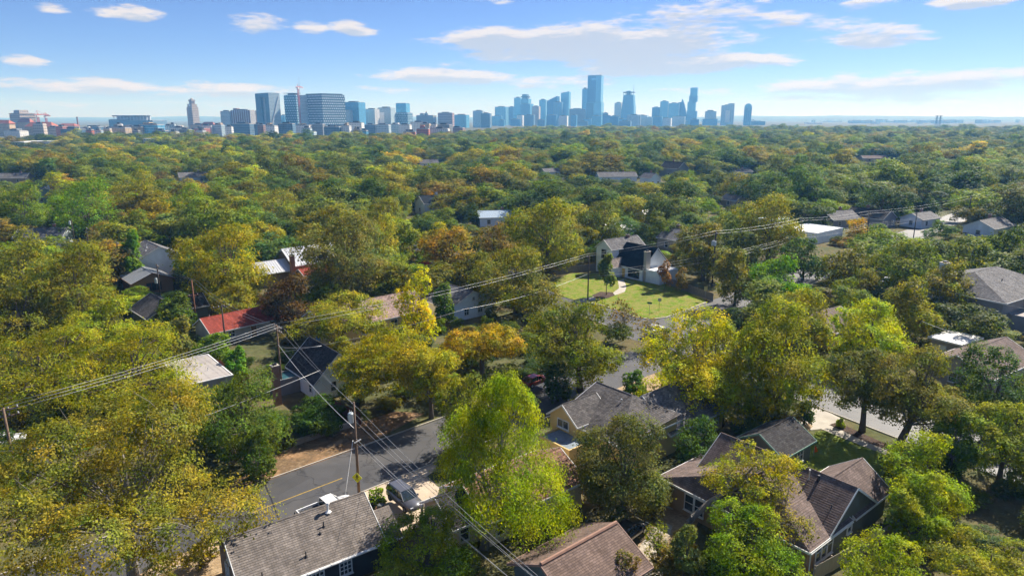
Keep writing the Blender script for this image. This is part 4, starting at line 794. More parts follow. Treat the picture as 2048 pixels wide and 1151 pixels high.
v = G(762, 1018, .5); bin_((v.x, v.y, 0), 35, BIN2, 'grey wheeled bin next to the black one'); v = G(770, 1030, .5); bin_((v.x, v.y, 0), 50, BINM, 'second black bin behind the cedar fence by the driveway')
v = G(1627, 912); e = empty('flag', v, 0, 'small orange flag on the shaded front lawn', 'flag'); MB().cyl((0, 0, 0), .02, 1.4, 6).build('flag_pole', STEEL, e); MB().poly([(.02, 0, 1.4), (.02, 0, .5), (.5, .15, .55), (.3, .1, 1.1)]).build('flag_cloth', mat('orange_cloth', (.75, .12, .02), .8), e)
v = G(543, 838, 0); e = empty('kite_frame', G(666, 838), R(20), 'white triangular frame leaning by the dark red fence', 'frame'); MB().tube([(-.5, 0, 0), (.5, 0, .3), (-.4, 0, .8), (-.5, 0, 0)], .04, 5).build('frame_bar', TRIM, e)
v = G(700, 838); tag(MB().tube([(v.x, v.y, 0), (v.x, v.y, .5), (v.x, v.y, .62), (v.x, v.y, .75)], [.32, .36, .30, .12], 12).build('water_tub', TANK), 'pale blue-grey tub by the limestone wall', 'tub')
# ------------------------------------------------------------------ trees
TINT = {'olive': (.16, .155, .03), 'lime': (.25, .285, .02), 'green': (.095, .145, .022), 'dark': (.05, .085, .026), 'grey': (.115, .125, .062), 'brown': (.165, .118, .05), 'orange': (.34, .20, .028), 'yellow': (.48, .37, .02), 'wine': (.085, .042, .035), 'blue': (.065, .105, .058), 'fresh': (.15, .205, .02), 'gold': (.22, .20, .024)}
def leaf_mesh(name, P, Nn, T, L, W, lv, m):
    n = len(P); Nn /= np.linalg.norm(Nn, axis=1, keepdims=True) + 1e-9
    T = T - Nn * np.sum(T * Nn, axis=1, keepdims=True); T /= np.linalg.norm(T, axis=1, keepdims=True) + 1e-9; B = np.cross(Nn, T)
    L = np.asarray(L).reshape(-1, 1); W = np.asarray(W).reshape(-1, 1)
    V = np.empty((n, 4, 3), np.float32); V[:, 0] = P - T * L * .5; V[:, 1] = P + B * W * .5 + Nn * L * .10; V[:, 2] = P + T * L * .5 - Nn * L * .06; V[:, 3] = P - B * W * .5 + Nn * L * .10
    me = bpy.data.meshes.new(name); me.vertices.add(n * 4); me.vertices.foreach_set('co', V.ravel()); me.loops.add(n * 4); me.loops.foreach_set('vertex_index', np.arange(n * 4, dtype=np.int32))
    me.polygons.add(n); me.polygons.foreach_set('loop_start', np.arange(0, n * 4, 4, dtype=np.int32)); me.polygons.foreach_set('loop_total', np.full(n, 4, np.int32))
    a = me.attributes.new('lv', 'FLOAT', 'FACE'); a.data.foreach_set('value', lv.astype(np.float32)); me.update(); me.materials.append(m); return me
def gen_lobes(rg, style):
    out = []; airy = style == 'airy'
    if airy: style = 'open'
    if style in ('round', 'mound', 'tall', 'weep'): out.append((0, 0, -.05, .58))
    k = {'round': 26, 'open': 44, 'flat': 22, 'weep': 26, 'tall': 22, 'mound': 22, 'lean': 16}[style]
    for i in range(k):
        th = 2 * math.pi * (i * .618 + rg.uniform(-.08, .08)); 
        if style in ('flat', 'lean'):
            rr = math.sqrt((i + .5) / k) * .8; out.append((rr * math.cos(th), rr * math.sin(th), rg.uniform(-.45, .75) * (1.05 - rr * .7) - rr * .3, rg.uniform(.2, .33)))
        else:
            z = -.86 + 1.84 * ((i * .382 + rg.uniform(0, .12)) % 1.0); q = math.sqrt(max(0, 1 - (z * (1 if z > 0 else .7)) ** 2)) * rg.uniform(.85, 1.1); d = rg.uniform(.52, .80) if style != 'open' else rg.uniform(.42, .86)
            out.append((d * q * math.cos(th), d * q * math.sin(th), d * z, rg.uniform(.20, .36) if style != 'open' else rg.uniform(.16, .28)))
    if style == 'open': out.append((0, 0, -.1, .40))
    if style in ('round', 'mound', 'open') and not airy:          # skirts of foliage hanging round the lower crown
        for i in range(7):
            th = 2 * math.pi * (i + rg.uniform(-.3, .3)) / 7; q = rg.uniform(.5, .68); out.append((q * math.cos(th), q * math.sin(th), rg.uniform(-.85, -.5), rg.uniform(.22, .32)))
    return np.array(out)
def gen_leaves(seed, n, style, R_, zc, hz, leaf, loose=1.0):
    rg = random.Random(seed); r = np.random.default_rng(seed); lb = gen_lobes(rg, style); sc3 = np.array([R_, R_, hz]); m = int(n * 1.7)
    li = r.choice(len(lb), m, p=lb[:, 3] ** 2 / np.sum(lb[:, 3] ** 2)); ncl = 30
    cd = r.normal(size=(len(lb), ncl, 3)); cd[..., 2] = cd[..., 2] * .9 + .2; cd /= np.linalg.norm(cd, axis=2, keepdims=True); cr = r.uniform(.72, 1.08, (len(lb), ncl, 1)); cb = r.uniform(-.5, .5, (len(lb), ncl))
    ci = r.integers(0, ncl, m); d = cd[li, ci]; c = lb[li, :3]; rad = lb[li, 3:4]
    P = c + d * rad * cr[li, ci] + r.normal(size=(m, 3)) * rad * (.19 * loose) * np.array([1, 1, .7]); 
    keep = np.ones(m, bool)
    for j in range(len(lb)):
        keep &= (li == j) | (np.linalg.norm(P - lb[j, :3], axis=1) > lb[j, 3] * .74)
    o = P - c; o /= np.linalg.norm(o, axis=1, keepdims=True) + 1e-9
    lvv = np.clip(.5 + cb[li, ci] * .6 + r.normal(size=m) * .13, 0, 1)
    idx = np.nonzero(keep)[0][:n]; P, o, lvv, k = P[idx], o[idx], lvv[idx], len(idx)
    dd = d[idx]; Nn = o * .3 + dd * .55 + np.array([0, 0, .35]) + r.normal(size=(k, 3)) * .38; T = r.normal(size=(k, 3)); P = P * sc3
    Ls = leaf * r.uniform(.5, 1.6, k); Ws = Ls * r.uniform(.45, .7, k)
    if style == 'weep':
        zn = (P[:, 2:3] + hz) / (2 * hz); P[:, :2] *= np.clip(1.28 - .74 * zn, .42, 1.3)
        h = r.random(k) ** 1.3; P[:, 2] -= h * hz * .16; P[:, :2] += o[:, :2] * (1 - (1 - h[:, None]) ** 2) * R_ * .10; s = r.normal(size=(k, 3)) * .55; s[:, 2] = -1; s[:, :2] += o[:, :2] * .45; T = s; Ws = Ls * r.uniform(.4, .6, k); Ls = Ls * 1.4; Nn = o + r.normal(size=(k, 3)) * .5
        # pull leaves into hanging strands
        pass
    P[:, 2] += zc; return P, Nn, T, Ls, Ws, lvv, lb * np.array([R_, R_, hz, 1]) + np.array([0, 0, zc, 0])
def gen_trunk(seed, lb, R_, zc, hz, rt, lean=(0, 0), twig=3, bare=False):
    rg = random.Random(seed + 99); mb = MB(); zt = max(zc - hz * .25, zc * .5); fork = zt * rg.uniform(.42, .6)
    tp = [Vector((0, 0, -.2)), Vector((lean[0] * .12, lean[1] * .12, fork * .5)), Vector((lean[0] * .35, lean[1] * .35, fork)), Vector((lean[0] * .8, lean[1] * .8, zt)), Vector((lean[0], lean[1], zc + hz * .3))]
    mb.tube(tp, [rt * 1.35, rt, rt * .9, rt * .55, rt * .15], 8)
    for c in lb:
        tgt = Vector(c[:3]); t = rg.uniform(.0, .75); s = tp[2].lerp(tp[3], t); mid = s.lerp(tgt, .5) + Vector((rg.uniform(-.08, .08) * R_, rg.uniform(-.08, .08) * R_, rg.uniform(-.02, .10) * hz))
        e = s.lerp(tgt, 1.05); r0 = rt * rg.uniform(.2, .36); mb.tube([s, s.lerp(mid, .55), mid, e], [r0, r0 * .75, r0 * .55, r0 * .22], 6, cap=False)
        for k in range(twig):
            v = Vector((rg.gauss(0, 1), rg.gauss(0, 1), rg.gauss(.5, .7))).normalized() * R_ * .30; s2 = mid.lerp(e, rg.uniform(.2, .95)); mb.tube([s2, s2 + v * .5 + Vector((0, 0, .03 * R_)), s2 + v], [r0 * .3, r0 * .2, .012], 4, cap=False)
    return mb.mesh('trunk', smooth=True, fix=False)
HEROES = []
def depth_of(Y, z): return Y * math.cos(PITCH) + (CAM_H - z) * math.sin(PITCH)
def hero(x0, x1, yt, yb, style, tint, label, cb=.32, n=None, bark=None, trunkx=None, loose=1.0, name='tree', dens=1.0, cat='tree', rt=None, twig=3, col=None, lf=1.0):
    xc = (x0 + x1) / 2; base = G(xc if trunkx is None else trunkx, yb); Y = base.y; ht = max(AT(xc, yt, Y).z, 1.2); zb = ht * cb * .5; zc = (ht + zb) / 2; hz = (ht - zb) / 2
    f = depth_of(Y, zc); Rr = (x1 - x0) / 2 * f / FPX; X = (xc - 1024) * f / FPX; lean = (X - base.x, 0) if trunkx is not None else (0, 0)
    if trunkx is None: base.x = X
    leaf = min(max(1.95 * f / 683, .15), .46) * lf
    ry = max((Rr * .6 + hz) * FPX / f / 2, 8); n = int(n * 1.3) if n else int(min(30000, max(1200, .95 * dens * math.pi * ((x1 - x0) / 4) * ry * 1.5)))
    seed = len(HEROES) * 13 + 5; P, Nn, T, Ls, Ws, lv, lb = gen_leaves(seed, n, style, Rr * .93, zc, hz * .95, leaf, loose)
    P[:, 0] += lean[0]; lb[:, 0] += lean[0]
    e = empty(name, base, 0, label, cat); rt = rt or max(.14, min(.5, Rr * .055))
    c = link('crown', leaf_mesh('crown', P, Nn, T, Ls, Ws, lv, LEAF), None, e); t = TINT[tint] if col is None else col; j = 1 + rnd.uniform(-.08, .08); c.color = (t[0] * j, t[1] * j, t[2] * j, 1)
    link('trunk', gen_trunk(seed, lb, Rr, zc, hz, rt, lean, twig), bark or BARK, e); HEROES.append((base.x + lean[0] * .6, base.y, Rr, ht)); return e
# foreground
hero(-40, 545, 765, 1162, 'airy', 'olive', 'huge pecan with grey forking limbs overhanging the street', .2, 44000, BARK_GREY, 268, 1.0, rt=.42, twig=2, col=(.195, .17, .042), lf=1.25)
hero(845, 1165, 735, 1095, 'weep', 'lime', 'tall weeping elm with hanging yellow-green strands before the yellow house', .1, 38000, BARK_GREY, 968, 1.0, rt=.36, col=(.20, .23, .014), lf=.9)
hero(1140, 1360, 835, 1022, 'round', 'grey', 'dense dark grey-green round oak beside the yellow house', .04, 25000, loose=1.25, col=(.10, .108, .058))
hero(1392, 1632, 872, 1062, 'lean', 'gold', 'leaning tree with curved grey trunk and thin crown over the brown roof', .52, 9000, BARK_GREY, 1368, .9, rt=.30, twig=6, col=(0.212, 0.200, 0.030))
hero(1475, 1645, 955, 1118, 'open', 'brown', 'thin olive-brown tree drooping over the brown cross-gabled roof', .45, 3200, BARK_GREY, loose=1.2, twig=4, rt=.16, col=(.19, .155, .05))
hero(1395, 1612, 1005, 1165, 'mound', 'fresh', 'bright green bushy tree in front of the grey-green stucco house', .1, 17000, col=(.145, .195, .018))
hero(735, 962, 1028, 1180, 'mound', 'fresh', 'light green leafy tree in front of the cream cottage', .15, 17000, col=(.15, .185, .03))
hero(1188, 1300, 1108, 1190, 'mound', 'brown', 'small brownish shrub tree at the garage roof edge', .15, 5000, dens=1)
hero(1285, 1350, 1040, 1135, 'open', 'gold', 'sparse multi-stemmed crepe myrtle on the gravel drive', .3, 900, dens=.5, twig=5, rt=.09)
hero(1335, 1410, 1050, 1165, 'mound', 'grey', 'dull green shrub at the foot of the leaning tree', .05, 4500)
hero(1755, 1950, 868, 1030, 'open', 'lime', 'bright yellow-green feathery tree by the pavement', .12, 13000, loose=1.2, col=(.21, .24, .018))
hero(1775, 1910, 945, 1085, 'open', 'lime', 'yellow-green feathery tree over the pale board fence', .1, 13000, loose=1.25, col=(.20, .235, .018))
hero(1680, 1890, 1080, 1215, 'mound', 'lime', 'wide lime-green bush behind the pale board fence', .1, 14000, col=(.21, .24, .022))
hero(1870, 2090, 1055, 1215, 'flat', 'gold', 'hazy golden-olive tree at the bottom right road edge', .2, 15000, col=(.19, .19, .045))
hero(1930, 2100, 790, 960, 'open', 'lime', 'yellow-green tree at the right edge beyond the sunlit street', .15, 11000, loose=1.2, col=(.175, .20, .03))
hero(2000, 2190, 850, 1000, 'round', 'green', 'broad green elm at the right edge along the sunlit street', .12, 9000, loose=1.2, col=(.13, .14, .03))
hero(1860, 1960, 820, 945, 'round', 'green', 'dark green tree behind the feathery yellow-green tree', .12, 8000)
hero(1655, 1810, 690, 862, 'round', 'grey', 'live oak with forked trunk nearest the concrete drive', .5, 11000, trunkx=1724, rt=.34, loose=1.2, col=(.10, .105, .045))
hero(1745, 1955, 690, 898, 'open', 'grey', 'larger live oak with stout forked trunk on the street bed', .34, 15000, trunkx=1796, rt=.42, loose=1.35, col=(0.138, 0.130, 0.050))
hero(1905, 2090, 680, 862, 'round', 'blue', 'big blue-green oak at the right edge beyond the live oaks', .1, 13000)
hero(1655, 1832, 592, 735, 'mound', 'lime', 'glowing lime-green mounded tree across the street', .12, 13000, col=(.265, .285, .014))
hero(1268, 1500, 615, 838, 'open', 'yellow', 'bright yellow elm above the yellow house roof', .22, 17000, loose=1.25, trunkx=1440, col=(.30, .28, .018))
hero(1465, 1675, 585, 842, 'round', 'lime', 'tall yellow-green elm with paired trunks by the concrete drive', .25, 17000, loose=1.15, trunkx=1552, col=(.20, .20, .018))
hero(1440, 1600, 640, 845, 'round', 'lime', 'yellow-green elm filling the gap between the yellow and tall elms', .1, 9000, loose=1.2, col=(0.212, 0.200, 0.020))
hero(1390, 1500, 628, 790, 'round', 'lime', 'yellow-green elm at the crossing just behind the bright yellow one', .1, 7000, loose=1.2, col=(.22, .215, .02))
hero(1380, 1520, 705, 850, 'open', 'gold', 'lower golden elm leaning over the grey roof wing', .25, 8000, loose=1.2, col=(0.286, 0.270, 0.020))
hero(1038, 1262, 588, 782, 'open', 'green', 'tall mid-green pecan in the centre beside the crossing', .22, 17000, loose=1.2, trunkx=1160, col=(.15, .16, .03))
hero(865, 1062, 618, 765, 'flat', 'orange', 'spreading orange-gold elm in the centre of the street', .3, 13000, col=(.27, .195, .028))
hero(648, 915, 650, 815, 'flat', 'gold', 'spreading olive-gold elm over the verge with dark trunk', .3, 18000, trunkx=712, rt=.34, col=(.25, .215, .02))
hero(865, 990, 742, 903, 'round', 'green', 'green elm added on the near kerb to shade the street, behind the weeping elm', .25, 6000, loose=1.1, col=(.14, .15, .025))  # extra tree, mostly unseen, added to cast shade along the street
hero(785, 935, 668, 836, 'flat', 'gold', 'olive-gold elm raised to shade the street, behind the weeping elm', .25, 8000, col=(0.223, 0.210, 0.025))  # elm added and made tall so its shadow falls down the street
hero(955, 1065, 725, 805, 'round', 'green', 'dark green tree on the far kerb between orange elm and green pecan', .1, 4500, col=(.10, .115, .03))
hero(375, 590, 738, 905, 'round', 'green', 'dense deep green elm right of the pecan', .08, 16000, loose=1.15, col=(.09, .125, .03))
hero(575, 690, 790, 868, 'mound', 'dark', 'dark shrubby tree behind the limestone wall', .05, 7000)
hero(-60, 220, 655, 815, 'round', 'gold', 'big golden-olive elm at the left edge above the pecan', .1, 16000, loose=1.2, col=(0.191, 0.180, 0.022))
hero(120, 410, 655, 812, 'round', 'gold', 'broad golden-olive elm between left edge and flat grey roof', .1, 18000, loose=1.2, col=(0.212, 0.200, 0.020))
hero(130, 290, 590, 700, 'open', 'lime', 'light green tree left of the blue double doors', .15, 9000, loose=1.2, col=(.19, .205, .025))
hero(205, 296, 655, 755, 'mound', 'lime', 'yellow-green tree directly below the blue double doors', .15, 6000, col=(0.276, 0.260, 0.020))
hero(-40, 120, 455, 650, 'round', 'olive', 'olive oak at the left edge below the pale grey roof', .12, 10000, loose=1.2)
hero(60, 240, 480, 660, 'round', 'olive', 'wide olive-brown oak left of the leaning pole', .12, 11000, loose=1.2, col=(0.159, 0.150, 0.030))
hero(-60, 130, 560, 690, 'round', 'green', 'shaded green oak at the left edge below the olive ones', .1, 9000, col=(0.133, 0.125, 0.025))
hero(316, 394, 580, 662, 'mound', 'dark', 'dark green shrub tree between blue doors and rust-brown pole', .08, 5000, col=(.08, .11, .028))
hero(320, 400, 625, 725, 'open', 'brown', 'brown thinning tree left of the red shed', .12, 3500, col=(0.138, 0.130, 0.060))
hero(385, 470, 660, 730, 'mound', 'green', 'green shrub mass in front of the red shed wall', .05, 3500)
hero(445, 500, 685, 765, 'tall', 'fresh', 'slim bright conifer between red fence and white cottage', .02, 2500, col=(.10, .19, .03))
hero(355, 548, 428, 612, 'round', 'gold', 'large yellow-olive tree left of the white metal roof', .15, 13000, loose=1.2, col=(.22, .195, .02))
hero(430, 520, 540, 620, 'round', 'gold', 'lower yellow-olive tree behind the red shed', .1, 4000, col=(0.191, 0.180, 0.022))
hero(585, 795, 418, 602, 'round', 'brown', 'great brown live oak in front of the white metal roof', .25, 17000, loose=1.35, rt=.6, col=(0.143, 0.135, 0.066), twig=4)
hero(515, 640, 545, 660, 'round', 'wine', 'dark wine-red tree below the brown live oak', .08, 7000, loose=1.2, col=(.075, .045, .036))
hero(572, 785, 570, 700, 'flat', 'olive', 'low olive-gold elm left of the pinkish-brown roof', .25, 11000, loose=1.2, col=(0.201, 0.190, 0.040))
hero(788, 885, 528, 705, 'open', 'yellow', 'slender bright yellow tree before the pinkish-brown roof', .25, 4500, loose=.9, col=(.38, .33, .014))
hero(862, 912, 555, 650, 'round', 'green', 'small green tree right of the slender yellow tree', .1, 3000)
hero(930, 1135, 488, 625, 'round', 'green', 'broad dark olive live oak left of the bright lawn', .12, 13000, loose=1.2, col=(0.138, 0.130, 0.030))
hero(905, 1010, 500, 602, 'round', 'green', 'olive live oak behind the white-walled bungalow', .12, 6500, loose=1.2, col=(0.127, 0.120, 0.030))
hero(1008, 1182, 385, 545, 'round', 'lime', 'tall yellow-green pecan behind the lawn fence', .15, 12000, loose=1.25, col=(.185, .185, .024))
hero(835, 965, 445, 555, 'round', 'orange', 'rusty brown oak above the white cottage', .12, 7000, loose=1.2, col=(.22, .145, .035))
hero(948, 1055, 440, 528, 'round', 'brown', 'round brown oak between rusty oak and tall pecan', .12, 5500, loose=1.3)
hero(1340, 1480, 430, 560, 'open', 'grey', 'grey-olive spreading oak right of the navy roof', .2, 9000, loose=1.3, col=(0.138, 0.130, 0.055))
hero(1470, 1615, 378, 520, 'round', 'lime', 'large yellow-green oak behind the tall dark pole', .15, 10000, loose=1.25, col=(0.191, 0.180, 0.035))
hero(1150, 1260, 395, 500, 'round', 'green', 'dark green oak behind the two-storey lawn house', .12, 6500, loose=1.2, col=(.10, .115, .03))
hero(1428, 1520, 490, 612, 'round', 'olive', 'olive tree right of the tall transformer pole', .1, 6000, loose=1.3, col=(0.154, 0.145, 0.045))
hero(1492, 1630, 508, 622, 'open', 'fresh', 'vivid green tree beside the right-hand road', .15, 7000, loose=1.2, col=(.11, .20, .02))
hero(1495, 1575, 560, 640, 'mound', 'green', 'low green tree at the road edge before the vivid one', .05, 3500)
hero(1545, 1680, 575, 700, 'round', 'gold', 'golden-green elm behind the tall yellow-green one', .12, 7500, loose=1.2, col=(0.223, 0.210, 0.025))
hero(1640, 1760, 485, 590, 'round', 'green', 'mid-green oak along the far side of the road', .1, 6000, loose=1.2, col=(0.143, 0.135, 0.035))
hero(1740, 1905, 478, 585, 'round', 'olive', 'olive oak in front of the parked cars', .12, 9000, loose=1.25, col=(0.131, 0.155, .04))
hero(1765, 1885, 555, 690, 'round', 'green', 'green-gold elm left of the flat-roofed studio', .1, 8000, loose=1.2, col=(0.175, 0.165, 0.035))
hero(1845, 1960, 520, 640, 'round', 'olive', 'olive tree overlapping the hipped grey roof', .2, 7000, loose=1.3, col=(0.170, 0.160, 0.045))
hero(1195, 1233, 503, 590, 'tall', 'grey', 'young grey-green tree in a mulch ring on the bright lawn', .22, 2600, rt=.08, dens=1.4, col=(.15, .185, .07))
hero(1208, 1290, 585, 680, 'flat', 'brown', 'nearly leafless grey tree at the lawn corner', .35, 420, BARK_GREY, twig=14, rt=.12)
hero(1258, 1335, 625, 700, 'flat', 'brown', 'second nearly leafless grey tree over the crossing', .35, 300, BARK_GREY, twig=12, rt=.11)
hero(1315, 1345, 520, 580, 'tall', 'orange', 'thin russet tree against the white house wall', .15, 700, rt=.06, col=(.25, .12, .06))
hero(1350, 1378, 530, 585, 'mound', 'orange', 'small russet shrub at the low white wing', .1, 500, rt=.05, col=(.25, .15, .06))
hero(1240, 1300, 735, 800, 'mound', 'green', 'rounded green shrub behind the yellow house', .03, 2500, cat='shrub', name='shrub')
hero(1340, 1470, 835, 935, 'mound', 'dark', 'dark hedge-like shrubs between yellow house and brown roof', .03, 6000, cat='shrub', name='shrub', col=(.05, .09, .03))
hero(1590, 1632, 795, 848, 'mound', 'dark', 'small dark shrub in the curved bed of the drive', .05, 1200, cat='shrub', name='shrub')
hero(1672, 1692, 836, 854, 'mound', 'lime', 'tuft of lime ornamental grass at the pavement bed', .02, 500, cat='shrub', name='shrub')
hero(1000, 1090, 940, 1060, 'mound', 'fresh', 'green undergrowth at the foot of the weeping elm', .03, 4000, cat='shrub', name='shrub', col=(.14, .19, .025))
hero(735, 775, 975, 1008, 'mound', 'fresh', 'small grassy shrub by the wheeled bins', .02, 900, cat='shrub', name='shrub')
hero(1080, 1150, 720, 800, 'mound', 'dark', 'dark undergrowth below the mid-green pecan', .03, 3000, cat='shrub', name='shrub')
hero(640, 720, 670, 760, 'round', 'olive', 'thin olive tree beside the steep dark roof', .2, 3000, loose=1.3)
hero(1560, 1660, 470, 560, 'round', 'blue', 'blue-green oak below the tall dark pole', .1, 4500, loose=1.2)
hero(470, 560, 850, 960, 'mound', 'dark', 'dark understorey between pecan and verge', .03, 4500, cat='shrub', name='shrub', col=(.07, .10, .025))
hero(290, 350, 470, 520, 'round', 'dark', 'dark tree behind the white clapboard house', .1, 2500)
hero(235, 290, 460, 570, 'tall', 'fresh', 'bright green upright tree right of the leaning pole', .08, 3500, col=(.10, .17, .03))
hero(700, 830, 385, 500, 'round', 'brown', 'rusty-brown oak behind the great brown live oak', .12, 7000, loose=1.25, col=(0.162, 0.153, 0.035))
hero(470, 620, 372, 470, 'round', 'brown', 'wide tawny oak behind the white metal roof', .12, 7500, loose=1.3, col=(0.170, 0.160, 0.045))
hero(100, 245, 345, 480, 'round', 'fresh', 'vivid green pecan high in the left canopy', .12, 8000, loose=1.15, col=(.10, .165, .022))
hero(0, 95, 355, 470, 'round', 'fresh', 'vivid green tree at the far left canopy', .12, 5500, loose=1.15, col=(.115, .16, .022))
hero(320, 425, 360, 470, 'round', 'fresh', 'bright green tree above the yellow-olive one', .12, 5500, loose=1.15, col=(.15, .20, .022))
hero(215, 330, 330, 440, 'round', 'gold', 'golden-olive dome tree behind the vivid green pecan', .12, 5500, loose=1.15, col=(0.185, 0.175, 0.025))
hero(1690, 1745, 432, 475, 'mound', 'orange', 'small golden-orange tree beside the right-hand dark pole', .1, 1500, col=(.36, .24, .03))
hero(1735, 1785, 440, 500, 'round', 'blue', 'pale blue-green tree next to the golden-orange one', .1, 1500, col=(.10, .15, .07))
N_HERO = len(HEROES)
# ------------------------------------------------------------------ the canopy of the neighbourhood
VAR = []
for k, (stl, n) in enumerate((('round', 7400), ('open', 7000), ('mound', 7000), ('flat', 6400), ('round', 7600), ('open', 7600), ('round', 7400), ('mound', 7400), ('tall', 6800), ('open', 7600))):
    P, Nn, T, Ls, Ws, lv, lb = gen_leaves(900 + k * 7, n, stl, 4.75, 5.2, 4.7, .33, 1.1); VAR.append((leaf_mesh('crown', P, Nn, T, Ls, Ws, lv, LEAF), gen_trunk(900 + k, lb, 5, 5.2, 4.7, .25, twig=2)))
    VAR[-1][1].materials.append(BARK)
HOUSES = [o for o in bpy.data.objects if o.type == 'EMPTY' and o.parent is None and o.get('category') in ('house', 'garage', 'shed', 'studio')]
FOOT = []
for o in HOUSES:
    xs, ys = [], []
    for c in o.children:
        for b in c.bound_box: w = c.matrix_basis @ Vector(b); xs.append(w.x); ys.append(w.y)
    a = o.rotation_euler[2]; FOOT.append((o.location.x, o.location.y, math.cos(a), math.sin(a), min(xs), max(xs), min(ys), max(ys)))
def in_house(x, y, mrg):
    for ox, oy, c, s, x0, x1, y0, y1 in FOOT:
        dx, dy = x - ox, y - oy
        if abs(dx) + abs(dy) > 80: continue
        u, v_ = dx * c + dy * s, -dx * s + dy * c
        if x0 - mrg < u < x1 + mrg and y0 - mrg < v_ < y1 + mrg: return True
    return False
def on_road(x, y, mrg):
    p = Vector((x, y, 0)); s = p.dot(A1); n = p.dot(A1n)
    if -50 < s < 90 and 58 - mrg < n < 67.2 + mrg: return True
    q = p - C0; t, w = q.dot(Cd), q.dot(Cn)
    if -70 < t < 150 and -mrg < w < 9.8 + mrg: return True
    q = p - A20; t, w = q.dot(A2), -q.dot(A2n)
    return -16 < t < 420 and -mrg < w < 9.2 + mrg
PROT += [(-20, 281, 134, 291, 800), (276, 276, 316, 285, 860), (1115, 543, 1400, 632, 158), (1192, 468, 1365, 565, 166), (1855, 512, 2048, 590, 122), (1890, 615, 1992, 668, 104), (1840, 650, 1965, 690, 92), (1560, 455, 1645, 508, 208), (395, 605, 540, 668, 124), (255, 495, 362, 572, 146), (220, 590, 312, 655, 118), (540, 492, 640, 530, 158), (1410, 590, 1480, 612, 136), (915, 570, 1000, 605, 128), (1590, 432, 1612, 505, 190), (1730, 420, 1748, 455, 190), (760, 585, 880, 640, 116), (1755, 535, 1785, 568, 158), (1408, 455, 1446, 600, 158), (305, 520, 325, 590, 130), (222, 480, 245, 560, 150)]
PROT_N = [(450, 985, 800, 1151, 56), (820, 945, 945, 1060, 58), (1010, 1045, 1285, 1151, 50), (1062, 775, 1412, 925, 70), (1380, 865, 1790, 1151, 50), (590, 838, 725, 892, 76), (350, 710, 455, 785, 85), (500, 690, 645, 790, 88), (700, 805, 740, 985, 63), (785, 960, 840, 1040, 59), (1240, 1040, 1285, 1095, 50)]
FILL = []; rg = random.Random(21); tn = {}
KINDS = [('olive', (.165, .15, .03)), ('brown', (.155, .12, .048)), ('green', (.105, .13, .028)), ('dark', (.05, .08, .03)), ('grey', (.10, .118, .058)), ('lime', (.19, .20, .02)), ('gold', (.25, .195, .02)), ('blue', (.06, .098, .052)), ('rust', (.21, .135, .035)), ('fresh', (.12, .165, .02))]
def pick(px, Y):
    t = min(max((px - 300) / 1500, 0), 1)
    q_ = math.sin(px * .006 + Y * .004) * .5 + math.sin(Y * .011 - px * .003) * .5; w = [3.4 * (1 - .45 * t) + q_, 1.4 * (1 - .6 * t) + q_ * .6, 3.0 + t - q_, 2.0 + 1.6 * t - q_ * .6, 1.8 + 1.8 * t, 1.3 * (1 - .4 * t), .6 * (1 - .6 * t), .5 + 2.4 * t, .15 * (1 - .6 * t), 1.7 - q_ * .6]; w = [max(v, .05) for v in w]
    return rg.choices(range(len(KINDS)), w)[0]
def max_y(px):
    if px < 120: return 900
    if px < 860: return 1060
    return 1060 + min(1, (px - 860) / 260) * 850
Y = 112.0
while Y < 3000:
    s = 9.0 + 2.0 * min(1, max(0, (Y - 140) / 160)) + Y / 300; half = Y * .80 + 25; x = -half + rg.uniform(0, s)
    while x < half:
        px_, py_ = x + rg.uniform(-.42, .42) * s, Y + rg.uniform(-.42, .42) * s; x += s
        sx = 1024 + FPX * px_ / depth_of(py_, 6)
        if py_ > max_y(sx) * rg.uniform(.93, 1.06): continue
        g = 1 + max(0, Y - 400) / 1800; u_ = rg.random(); big = min(1, max(0, (Y - 140) / 160)); Rr = (4.2 + 2.0 * big + (6.0 + 3.6 * big) * u_ ** 1.5) * g; ht = (6.5 + 1.2 * big + 7.2 * u_) * rg.uniform(.72, 1.3) * (.85 + .15 * min(g, 1.6))
        if rg.random() < .10: ht *= 1.25; Rr *= .85
        if Y < 420:
            if any((px_ - a) ** 2 + (py_ - b) ** 2 < (c * .72 + Rr * .5) ** 2 for a, b, c, d in HEROES): continue
            if on_road(px_, py_, 2.2) : continue
        if in_house(px_, py_, Rr * .35): continue
        f = depth_of(py_, ht * .6); k = FPX / f; x0, x1 = sx - Rr * k * .85, sx + Rr * k * .85; y0 = PX((px_, py_, ht))[1]; y1 = PX((px_, py_, ht * .15))[1]
        bad = False
        for (a0, b0, a1_, b1, D) in PROT:
            if py_ < D and x0 < a1_ and x1 > a0 and y0 < b1 and y1 > b0: bad = True; break
        if bad:
            # only a low bush fits in front of what shows here
            Rr *= .45; ht = min(ht, 2.6); f = depth_of(py_, ht * .6); k = FPX / f; x0, x1 = sx - Rr * k, sx + Rr * k; y0 = PX((px_, py_, ht))[1]; y1 = PX((px_, py_, 0))[1]
            if any(py_ < D and x0 < a1_ and x1 > a0 and y0 < b1 and y1 > b0 for (a0, b0, a1_, b1, D) in PROT) or 1100 < sx < 1430 and 535 < y1 < 640: continue
        FILL.append((Rr * Rr * k * k if -80 < sx < 2128 else 0, px_, py_, Rr, ht, rg.randrange(len(VAR)), rg.uniform(0, 6.28), pick(sx, py_), rg.uniform(.7, 1.5)))
    Y += s * .9
FILL.sort(reverse=True)
